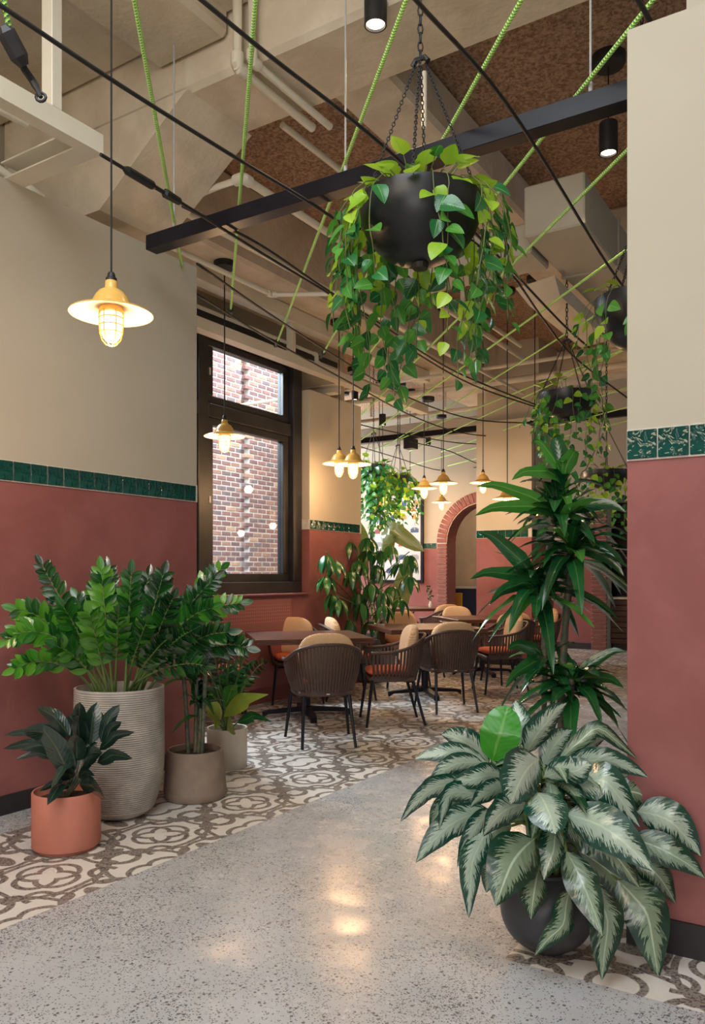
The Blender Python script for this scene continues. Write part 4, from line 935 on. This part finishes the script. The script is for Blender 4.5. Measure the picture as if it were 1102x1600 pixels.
# silver leaved aglaonema in the round charcoal pot
ag = pot_root('chinese_evergreen', 855, 2.80, 'large silver variegated plant in the round charcoal pot at lower right')
pr = [(0,.0),(.07,.0)]+[(.163*math.sin(t)**.82 if t < 2.75 else .163*math.sin(t)**.8, .145-.148*math.cos(t)) for t in [.5+.14*k for k in range(16)]]+[(.105,.283),(.10,.278),(.10,.25)]
pot_lathe(ag, pr, 'pot_dark', .255, .10)
agb = ag.location; D0 = 2.80
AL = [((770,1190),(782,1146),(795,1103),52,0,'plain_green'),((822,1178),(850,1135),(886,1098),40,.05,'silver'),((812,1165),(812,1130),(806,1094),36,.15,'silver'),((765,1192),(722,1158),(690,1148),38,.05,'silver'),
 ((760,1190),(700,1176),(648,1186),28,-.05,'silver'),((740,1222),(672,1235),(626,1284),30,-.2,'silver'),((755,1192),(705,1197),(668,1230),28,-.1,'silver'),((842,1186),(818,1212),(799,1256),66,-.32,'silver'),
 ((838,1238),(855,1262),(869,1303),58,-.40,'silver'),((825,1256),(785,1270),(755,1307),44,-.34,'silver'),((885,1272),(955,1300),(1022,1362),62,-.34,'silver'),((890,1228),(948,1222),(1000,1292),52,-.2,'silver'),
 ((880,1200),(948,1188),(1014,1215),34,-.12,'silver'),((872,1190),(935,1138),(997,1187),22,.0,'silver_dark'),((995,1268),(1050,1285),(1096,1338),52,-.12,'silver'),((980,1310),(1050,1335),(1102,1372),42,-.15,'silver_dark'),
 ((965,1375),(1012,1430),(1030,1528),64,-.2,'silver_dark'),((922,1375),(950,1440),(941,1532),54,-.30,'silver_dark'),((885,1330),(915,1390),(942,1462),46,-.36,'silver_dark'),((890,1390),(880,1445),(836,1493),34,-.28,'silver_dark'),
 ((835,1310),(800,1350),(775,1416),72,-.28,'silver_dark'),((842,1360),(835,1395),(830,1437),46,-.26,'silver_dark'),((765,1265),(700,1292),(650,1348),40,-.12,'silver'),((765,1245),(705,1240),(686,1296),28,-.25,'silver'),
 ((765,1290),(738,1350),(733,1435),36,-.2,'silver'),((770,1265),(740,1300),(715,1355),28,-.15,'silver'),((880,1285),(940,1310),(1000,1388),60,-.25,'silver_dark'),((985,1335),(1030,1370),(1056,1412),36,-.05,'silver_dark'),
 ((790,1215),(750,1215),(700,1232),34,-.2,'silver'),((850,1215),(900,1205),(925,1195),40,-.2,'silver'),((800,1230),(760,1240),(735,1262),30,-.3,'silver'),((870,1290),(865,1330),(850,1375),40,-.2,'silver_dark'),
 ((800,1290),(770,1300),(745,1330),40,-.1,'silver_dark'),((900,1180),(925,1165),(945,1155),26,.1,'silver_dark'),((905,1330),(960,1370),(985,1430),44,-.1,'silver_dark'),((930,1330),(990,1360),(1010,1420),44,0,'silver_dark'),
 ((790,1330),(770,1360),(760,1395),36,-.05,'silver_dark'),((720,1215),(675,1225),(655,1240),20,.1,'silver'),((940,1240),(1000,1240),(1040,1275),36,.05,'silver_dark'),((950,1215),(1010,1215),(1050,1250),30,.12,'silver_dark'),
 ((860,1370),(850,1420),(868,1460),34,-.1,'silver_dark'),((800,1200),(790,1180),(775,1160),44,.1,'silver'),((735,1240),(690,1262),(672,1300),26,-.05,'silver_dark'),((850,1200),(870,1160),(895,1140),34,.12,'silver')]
for i, (a, m_, c, wpx, dz, mt) in enumerate(AL):
    dA = D0+dz*.55; dT = D0+dz; A = at(*a, dA); Mi = at(*m_, (dA+dT)/2-.03); T = at(*c, dT); ax = (T-A)
    sd = (Rv*(-ax.z)+Vector((0,0,1))*ax.dot(Rv)).normalized()+Fv*rnd.uniform(-.35,.35)
    leaf_obj([A, A.lerp(Mi, .55)+Vector((0,0,.008)), Mi, Mi.lerp(T, .55)+Vector((0,0,.006)), T], wpx*(D0+dz)/FPX*1.2, mt, ag, prof='oval' if i in (0, 7, 8) else 'lance', fold=.22 if i else .08, side=sd, n=12, wave=.08)
    b = MB(agb); s0 = agb+Vector((rnd.uniform(-.05,.05), rnd.uniform(-.05,.05), .25+rnd.uniform(0,.22))); b.tube(catmull([s0, (s0+A)/2+Vector((0,0,.04)), A], 8), [.0065]*5+[.005]*4, 6); b.build('stalk', 'stem', ag, smooth=True)
for k in range(40):
    az = rnd.uniform(0, 2*PI); el = rnd.uniform(-.1, .9); L = rnd.uniform(.16,.24); st = agb+Vector((0,0,rnd.uniform(.42,.62))); d = Vector((math.cos(az)*math.cos(el), math.sin(az)*math.cos(el), math.sin(el))); s1 = st+d*rnd.uniform(.03,.12)
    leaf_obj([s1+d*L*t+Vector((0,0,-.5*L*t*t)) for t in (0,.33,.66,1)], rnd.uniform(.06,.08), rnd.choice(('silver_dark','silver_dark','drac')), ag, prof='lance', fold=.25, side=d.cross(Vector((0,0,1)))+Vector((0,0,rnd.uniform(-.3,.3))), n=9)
for k in range(5):
    b = MB(agb); b.tube(catmull([agb+Vector((rnd.uniform(-.04,.04), rnd.uniform(-.04,.04), .24)), agb+Vector((rnd.uniform(-.05,.05), rnd.uniform(-.05,.05), .42)), agb+Vector((rnd.uniform(-.08,.08), rnd.uniform(-.08,.08), .6))], 8), .011, 8); b.build('stem', 'stem', ag, smooth=True)

# umbrella plant by the pier, bird of paradise behind it
um = pot_root('umbrella_plant', 570, 9.9, 'large glossy umbrella plant standing by the pier behind the tables')
pot_lathe(um, [(0,0),(.18,0),(.22,.03),(.24,.36),(.235,.37),(.22,.365),(.22,.32)], 'pot_dark', .33, .22)
ub = um.location
UM = shared_leaf('um', 'schef', 'lance', .36, .35, .25, 6, 1); um_n = 0
def whorl(c, n_, L, tilt):
    for k in range(n_):
        a = 2*PI*k/n_+rnd.uniform(-.2,.2); d = Vector((math.cos(a), math.sin(a), -tilt)); place_leaf(UM, um, c+d*.03, d, Vector((0,0,1))+Vector((math.cos(a), math.sin(a), 0))*.6, L*rnd.uniform(.85,1.1))
WH = [(545,850),(575,845),(610,855),(525,880),(560,880),(590,885),(625,885),(510,905),(545,910),(580,915),(612,920),(640,905),(530,940),(565,945),(600,950),(625,940),(545,970),(580,975),(510,870),(640,870),(560,930),(520,930),(595,865),(600,930),(550,895),(575,865)]
for (x, y) in WH:
    c = at(x, y-8, (8.75 if x < 545 else 9.3)+rnd.uniform(-.3,.4)); whorl(c, 7, .22, rnd.uniform(.7,1.5)); b = MB(ub); s0 = ub+Vector((rnd.uniform(-.1,.1), rnd.uniform(-.1,.1), rnd.uniform(.7,1.1))); b.tube(catmull([s0, (s0+c)/2+Vector((0,0,.03)), c], 6), .006, 5); b.build('stalk', 'stem', um, smooth=True)
for k in range(4): cane(um, [ub+Vector((rnd.uniform(-.08,.08), rnd.uniform(-.08,.08), .32)), ub+Vector((rnd.uniform(-.1,.1), rnd.uniform(-.1,.1), .8)), ub+Vector((rnd.uniform(-.15,.15), rnd.uniform(-.15,.15), 1.25))], .012)
bp = pot_root('bird_of_paradise', 592, 11.5, 'tall bird of paradise with broad olive leaves rising behind the umbrella plant')
pot_lathe(bp, [(0,0),(.18,0),(.21,.03),(.22,.40),(.20,.40),(.2,.36)], 'pot_dark', .37, .2)
bb_ = bp.location
for (a, m_, c, w_, dz) in (((560,900),(558,850),(552,808),42,0),((600,880),(608,845),(607,812),20,.1),((598,850),(612,828),(664,862),30,-.2),((640,870),(625,960-25),(625,950),30,-.5),((575,900),(560,880),(548,862),24,-.4)):
    A = at(*a, 11.2+dz*.5); Mi = at(*m_, 11.2+dz*.7); T = at(*c, 11.2+dz); ax = T-A; sd = (Rv*(-ax.z)+Vector((0,0,1))*ax.dot(Rv)).normalized()
    leaf_obj([A, A.lerp(Mi,.6), Mi, Mi.lerp(T,.5), T], w_*11/FPX, 'banana', bp, prof='oval', fold=.15, side=sd, wave=.15)
    b = MB(bb_); b.tube(catmull([bb_+Vector((0,0,.36)), (bb_+A)/2+Vector((0,0,.3)), A], 8), .012, 6); b.build('stalk', 'stem', bp, smooth=True)

# ------------------------------------------------------------------ chairs and tables
def superq(w_, d_, h_, e=.45, n=20, m=10):
    vs = []; fs = []
    def sg(v, p): return math.copysign(abs(v)**p, v)
    for i in range(m+1):
        ph = -PI/2+PI*i/m
        for j in range(n):
            t = 2*PI*j/n; vs.append(Vector((w_/2*sg(math.cos(ph), .7)*sg(math.cos(t), e), d_/2*sg(math.cos(ph), .7)*sg(math.sin(t), e), h_/2*sg(math.sin(ph), .7))))
    for i in range(m):
        for j in range(n): k = (j+1) % n; fs.append((i*n+j, i*n+k, (i+1)*n+k, (i+1)*n+j))
    return vs, fs
def chair_proto():
    root = bpy.data.objects.new('dining_chair', None); COL.objects.link(root)
    top = [(-.285,.21,.640),(-.295,.05,.645),(-.285,-.10,.675),(-.235,-.22,.735),(-.12,-.285,.775),(0,-.30,.782),(.12,-.285,.775),(.235,-.22,.735),(.285,-.10,.675),(.295,.05,.645),(.285,.21,.640)]
    bot = [(-.225,.20,.415),(-.235,.05,.415),(-.225,-.08,.415),(-.185,-.165,.415),(-.10,-.215,.415),(0,-.225,.415),(.10,-.215,.415),(.185,-.165,.415),(.225,-.08,.415),(.235,.05,.415),(.225,.20,.415)]
    T = catmull(top, 66); B = catmull(bot, 66)
    b = MB(); b.tube(T, .0145, 8); b.build('top_rail', 'slat', root, smooth=True)
    b = MB(); vs = []; fs = []
    for i, p in enumerate(B): vs += [p+Vector((0,0,.02)), p*1.0-Vector((0,0,.03)), Vector((p.x*.93, p.y*.93, p.z-.03)), Vector((p.x*.93, p.y*.93, p.z+.02))]
    for i in range(66):
        for k in range(4): l = (k+1) % 4; fs.append((i*4+k, i*4+l, i*4+4+l, i*4+4+k))
    fs += [(0,1,2,3), (264,265,266,267)]
    b.add(vs, fs); smooth_angle(b.build('seat_rim', 'slat', root))
    b = MB(); b.bbox((-.215,-.19,.385), (.215,.215,.42), .01); b.build('seat_base', 'slat', root)
    for k in range(46):
        q = 1+k*64/45; i = int(q); f = q-i; t = T[i].lerp(T[min(i+1,66)], f); o = B[i].lerp(B[min(i+1,66)], f); tg = (T[min(i+1,66)]-T[i-1]).normalized(); nn = (o-t).cross(tg).normalized()
        mid = (t+o)/2+nn*0-Vector((t.x,t.y,0)).normalized()*-.012; hw_ = .0098; hd = .0035; vs = []
        for p in (t, mid, o):
            vs += [p+tg*hw_+nn*hd, p-tg*hw_+nn*hd, p-tg*hw_-nn*hd, p+tg*hw_-nn*hd]
        fs = []
        for s in (0, 4):
            for e in range(4): l = (e+1) % 4; fs.append((s+e, s+l, s+4+l, s+4+e))
        b = MB(); b.add(vs, fs); b.build('slat', 'slat', root)
    for (a, c) in (((-.215,.19,.40),(-.262,.245,0)), ((.215,.19,.40),(.262,.245,0)), ((-.175,-.165,.40),(-.205,-.275,0)), ((.175,-.165,.40),(.205,-.275,0))):
        b = MB(); a = Vector(a); c = Vector(c); b.tube([a, a.lerp(c, .97), c], [.0155, .0115, .0125], 8); b.build('leg', 'black', root, smooth=False)
    b = MB(); b.tube([(-.205,.18,.375),(.16,-.16,.375)], .008, 6); b.tube([(.205,.18,.375),(-.16,-.16,.375)], .008, 6); b.tube([(-.20,.19,.372),(.20,.19,.372)], .008, 6); b.build('stretcher', 'black', root)
    vs, fs = superq(.43, .41, .075, .35); b = MB(); b.add([v+Vector((0,.015,.462)) for v in vs], fs); b.build('seat_cushion', 'rust', root, smooth=True)
    vs, fs = superq(.44, .11, .39, .5, 28, 16)
    V = []
    for v in vs:
        y = v.y-(v.x**2)*-.9*0; yy = y-.155-(v.z+.2)*.12+abs(v.x)**2*.7; V.append(Vector((v.x, yy, v.z+.670)))
    b = MB(); b.add(V, fs); b.build('back_cushion', 'weave', root, smooth=True)
    b = MB(); b.bbox((-.013,-.2335,.398), (.013,-.2295,.408), .001); b.build('maker_tag', 'pale_fabric', root)
    return root
CP = chair_proto(); ck = children(CP); cf = True
T1 = (7.45, -.43); T2 = (8.72, .79); T3 = (10.6, 1.72); T4 = (13.9, .95)
e1 = (.217, .976); e2 = (.976, -.217)     # (forward, right) components of the two table directions
def off(T, a, b): return (T[0]+e1[0]*a+e2[0]*b, T[1]+e1[1]*a+e2[1]*b)
def wang(fr_, rt): v = Fv*fr_+Rv*rt; return math.atan2(v.y, v.x)
A_e1 = wang(*e1); A_e2 = wang(*e2)
CH = [((6.28, -.235), A_e2-PI/2, 'nearest dark slatted chair seen from behind at the first table'), ((7.12, .34), A_e1+PI/2-.12, 'slatted armchair with rust seat on the right of the first table'),
 (off(T1, .02, .88), A_e2+PI/2, 'chair on the window side of the first table, tan cushion above the top'), ((7.22, -1.22), A_e1-PI/2, 'chair at the left end of the first table, half hidden by plants'),
 ((7.80, .93), A_e2-PI/2, 'dark slatted chair seen from behind at the second table'), ((9.0, 1.66), A_e1+PI/2-.1, 'armchair with rust seat on the right of the second table'),
 (off(T2, 0, .85), A_e2+PI/2, 'chair at the far side of the second table showing its tan cushion'), (off(T2, -.86, 0), A_e1-PI/2, 'pale cushioned chair between the umbrella plant and the second table'),
 (off(T3, .0, -.86), A_e2-PI/2, 'chair on the near side of the third table behind the rust seated one'), (off(T3, 0, .82), A_e2+PI/2, 'chair on the far side of the third table below the pillar'),
 ((12.5, 1.4), A_e2-PI/2+.2, 'far chair seen from behind in front of the brick arch'), (off(T3, .80, 0), A_e1+PI/2, 'chair right of the third table half hidden by the dracaena'),
 (off(T4, 0, .75), A_e2+PI/2, 'farthest chair behind the fourth table'), (off(T3, -.86, 0), A_e1-PI/2, 'pale cushioned chair at the left end of the third table'), (off(T4, -.8, 0), A_e1-PI/2, 'chair left of the fourth table behind the umbrella plant')]
for (p, rz, l) in CH:
    if cf: r_ = CP; cf = False
    else:
        r_ = CP.copy(); COL.objects.link(r_)
        for ch in ck: c = ch.copy(); COL.objects.link(c); c.parent = r_
    r_.location = fr(*p); r_.rotation_euler = (0,0,rz); tag(r_, l, 'chair', 'slatted armchairs around the dining tables')
def table_proto():
    root = bpy.data.objects.new('dining_table', None); COL.objects.link(root); h = .525
    b = MB(); b.bbox((-h,-h,.705), (h,h,.752), .005); b.build('tabletop', 'wood', root)
    b = MB(); b.bbox((-.16,-.16,.690), (.16,.16,.705), .003); b.build('mounting_plate', 'black', root)
    b = MB(); b.lathe([(.038,.690),(.038,.10),(.055,.09),(.055,.05),(0,.05)], n=20); smooth_angle(b.build('column', 'black', root))
    for k in range(4):
        a = PI/2*k; ca, sa = math.cos(a), math.sin(a); vs = []
        for (x, w_, z0, z1) in ((.0,.035,.045,.09),(.36,.03,.03,.06),(.41,.028,.0,.05)):
            vs += [(x,-w_,z0),(x,w_,z0),(x,w_,z1),(x,-w_,z1)]
        fs = [(0,1,2,3)[::-1], (8,9,10,11)]
        for s in (0, 4):
            for e in range(4): l = (e+1) % 4; fs.append((s+e, s+l, s+4+l, s+4+e))
        b = MB(); b.add([(x*ca-y*sa, x*sa+y*ca, z) for x, y, z in vs], fs); b.build('foot', 'black', root)
    return root
TP = table_proto(); tk = children(TP)
for i, (T, l) in enumerate(((T1, 'nearest square dark wooden dining table by the window'), (T2, 'second square wooden table in the middle of the room'), (T3, 'third wooden table before the pillar'), (T4, 'farthest small table against the pink rear wall'))):
    if i == 0: r_ = TP
    else:
        r_ = TP.copy(); COL.objects.link(r_)
        for ch in tk: c = ch.copy(); COL.objects.link(c); c.parent = r_
    r_.location = fr(*T); r_.rotation_euler = (0,0,A_e1); tag(r_, l, 'table', 'square wooden dining tables')

# sprig in a vase on the farthest table
p = fr(T4[0]+.1, T4[1]+.42, .752); vz = thing('bud_vase', p, 'small sprig in a vase on the farthest table', 'vase'); b = MB(); b.lathe([(0,0),(.03,0),(.038,.04),(.02,.09),(.016,.11)], n=16); smooth_angle(b.build('vase', 'pot_white', vz))
for k in range(5):
    q = Vector((rnd.uniform(-.1,.12), rnd.uniform(-.08,.08), rnd.uniform(.2,.38))); b = MB(); b.tube([(0,0,.05), q*.5+Vector((0,0,.05)), q], .003, 5); b.build('twig', 'stem', vz)
    for j in range(4): place_leaf(ZL['d'][0], vz, p+q*(.55+.15*j), rv(1)+Vector((0,0,.5)), Vector((0,1,.3)), .06)

# poster on the rear wall
fx0 = ray(580)*(YB/ray(580).y); fx1 = ray(663)*(YB/ray(663).y)
pf = thing('framed_poster', ((fx0.x+fx1.x)/2, YB-.02, 1.16), 'large black framed white poster of small colour prints on the rear wall', 'picture')
b = MB(pf.location); x0, x1, z0, z1 = fx0.x, fx1.x, 1.16, 3.0
for lo, hi in (((x0,YB-.05,z0),(x0+.06,YB-.002,z1)), ((x1-.06,YB-.05,z0),(x1,YB-.002,z1)), ((x0+.06,YB-.05,z0),(x1-.06,YB-.002,z0+.06)), ((x0+.06,YB-.05,z1-.06),(x1-.06,YB-.002,z1))):
    q = MB(pf.location); q.bbox(lo, hi, .005); q.build('frame_bar', 'black', pf)
q = MB(pf.location); q.box((x0+.06,YB-.03,z0+.06), (x1-.06,YB-.012,z1-.06)); q.build('poster_sheet', 'white', pf)
PC = [mat('print_%s' % n, c, .6) for n, c in (('red', (.5,.05,.04)), ('blue', (.05,.09,.2)), ('ochre', (.5,.3,.1)), ('grey', (.3,.3,.32)), ('maroon', (.3,.06,.08)))]
for r in range(6):
    for c in range(4):
        cx = x0+.2+c*(x1-x0-.4)/3; cz = z0+.25+r*.27; b = MB(pf.location); k = rnd.randrange(5)
        b.box((cx-.09,YB-.033,cz-.05), (cx+.09,YB-.031,cz+.03)); b.box((cx-.06,YB-.035,cz+.035), (cx+.06,YB-.031,cz+.05)); b.box((cx-.07,YB-.036,cz-.03), (cx-.02,YB-.031,cz+.01)); b.build('print', PC[k], pf)
# red sign beside the pier
c = at(534, 744, 12.5); sg_ = thing('exit_sign', (c.x, c.y, c.z-.14), 'small red sign with white mark behind the twin lamps', 'sign')
b = MB(sg_.location); b.bbox((c.x-.09, c.y-.02, c.z-.14), (c.x+.09, c.y+.02, c.z+.14), .004); b.build('sign_plate', 'mirror_sign', sg_)
b = MB(sg_.location); yy = c.y-.0215; b.add([(c.x-.04,yy,c.z+.03),(c.x-.02,yy,c.z+.03),(c.x,yy,c.z-.04),(c.x,yy,c.z-.08)], [(0,3,2,1)]); b.add([(c.x+.04,yy,c.z+.03),(c.x+.02,yy,c.z+.03),(c.x,yy,c.z-.04),(c.x,yy,c.z-.08)], [(0,1,2,3)]); b.build('sign_mark', 'white', sg_)
b = MB(sg_.location); b.tube([(c.x,c.y,c.z+.14),(c.x,c.y,4.75)], .008, 6); b.build('hanger', 'steel', sg_)

# ------------------------------------------------------------------ room beyond the arch, bar opening on the right
ld = bpy.data.lights.new('back_room_fill', 'POINT'); ld.energy = 90; ld.color = (1, .85, .68); ld.shadow_soft_size = .15; lo = bpy.data.objects.new('back_room_fill', ld); COL.objects.link(lo); lo.location = (-6.2, 15.6, 3.9)  # added fill brightens the room beyond the arch; no lamp modelled there
w = MB(); w.box((-9, 17.0, 0), (-2, 17.2, 4.75)); struct(w.build('wall_back_room', 'cream'))
b = MB(Vector((-7.8,16.96,0))); b.bbox((-8.3,16.93,0), (-7.3,16.99,2.9), .01); dd_ = b.build('door_1', 'door_wood'); struct(dd_)
b = MB(); b.bbox((.36,-.06,1.0), (.39,-.03,1.3), .004); b.build('door_handle', 'steel', dd_)
b = MB(Vector((-6.9,16.5,0))); b.bbox((-7.9,16.2,0), (-5.9,16.8,1.02), .01); tag(b.build('navy_cabinet', 'navy'), 'navy cabinet seen through the brick arch', 'cabinet')
b = MB(Vector((-6.9,16.5,1.02))); b.bbox((-7.93,16.17,1.02), (-5.87,16.83,1.06), .006); tag(b.build('cabinet_top', 'counter'), 'pale worktop lying on the navy cabinet', 'worktop')
yc = thing('yellow_chair', (-7.12, 15.3, 0), 'mustard yellow chair seen through the brick arch', 'chair')
b = MB(); b.bbox((-.2,-.2,.43),(.2,.2,.47),.01); b.build('seat', 'mustard', yc); b = MB(); b.bbox((-.2,-.24,.48),(.2,-.2,.95),.01); b.build('backrest', 'mustard', yc)
for sx in (-1,1):
    for sy in (-1,1): b = MB(); b.tube([(sx*.17,sy*.17,.43),(sx*.19,sy*.2,0)], .012, 6); b.build('leg', 'black', yc)
w = MB(); w.box((-4.0, 15.4, 0), (-1.0, 15.5, 3.0)); w.box((-4.05, YB+.35, 0), (-3.98, 15.5, 3.0)); w.box((-1.1, YB+.35, 0), (-1.0, 15.5, 3.0)); struct(w.build('wall_bar_niche', 'skirting'))
bc = thing('bar_cabinet', (-2.6, 14.7, 0), 'dark wooden bar cabinet in the far right opening', 'cabinet')
for k in range(8): b = MB(bc.location); b.bbox((-3.74, 14.42, .10+k*.098), (-1.2, 15.2, .10+k*.098+.092), .006); b.build('board', 'dark_wood', bc)
b = MB(bc.location); b.box((-3.72, 14.46, 0), (-1.22, 15.2, .10)); b.build('plinth', 'skirting', bc)
b = MB(Vector((-2.6,14.7,.89))); b.bbox((-3.76, 14.32, .89), (-1.2, 15.3, .93), .006); tag(b.build('bar_worktop', 'counter'), 'pale worktop lying on the dark bar cabinet', 'worktop')
for k in range(5):
    b = MB(Vector((-2.6,15.2,1.2+.27*k))); b.bbox((-3.97, 15.1, 1.2+.27*k), (-1.12, 15.38, 1.22+.27*k), .003); tag(b.build('bar_shelf', 'dark_wood'), ['lowest','second','third','fourth','top'][k]+' dark shelf in the bar opening', 'shelf')
for k in range(3):
    c = Vector((-3.50+k*.12, 14.75, .931)); b = MB(c); b.lathe([(0,0),(.045,0),(.05,.1),(.045,.26),(.02,.32),(.018,.40),(0,.40)], c, n=16); tag(smooth_angle(b.build('bottle', 'dark_wood')), ['left','middle','right'][k]+' dark reddish bottle on the bar worktop', 'bottle', 'bottles on the bar worktop')
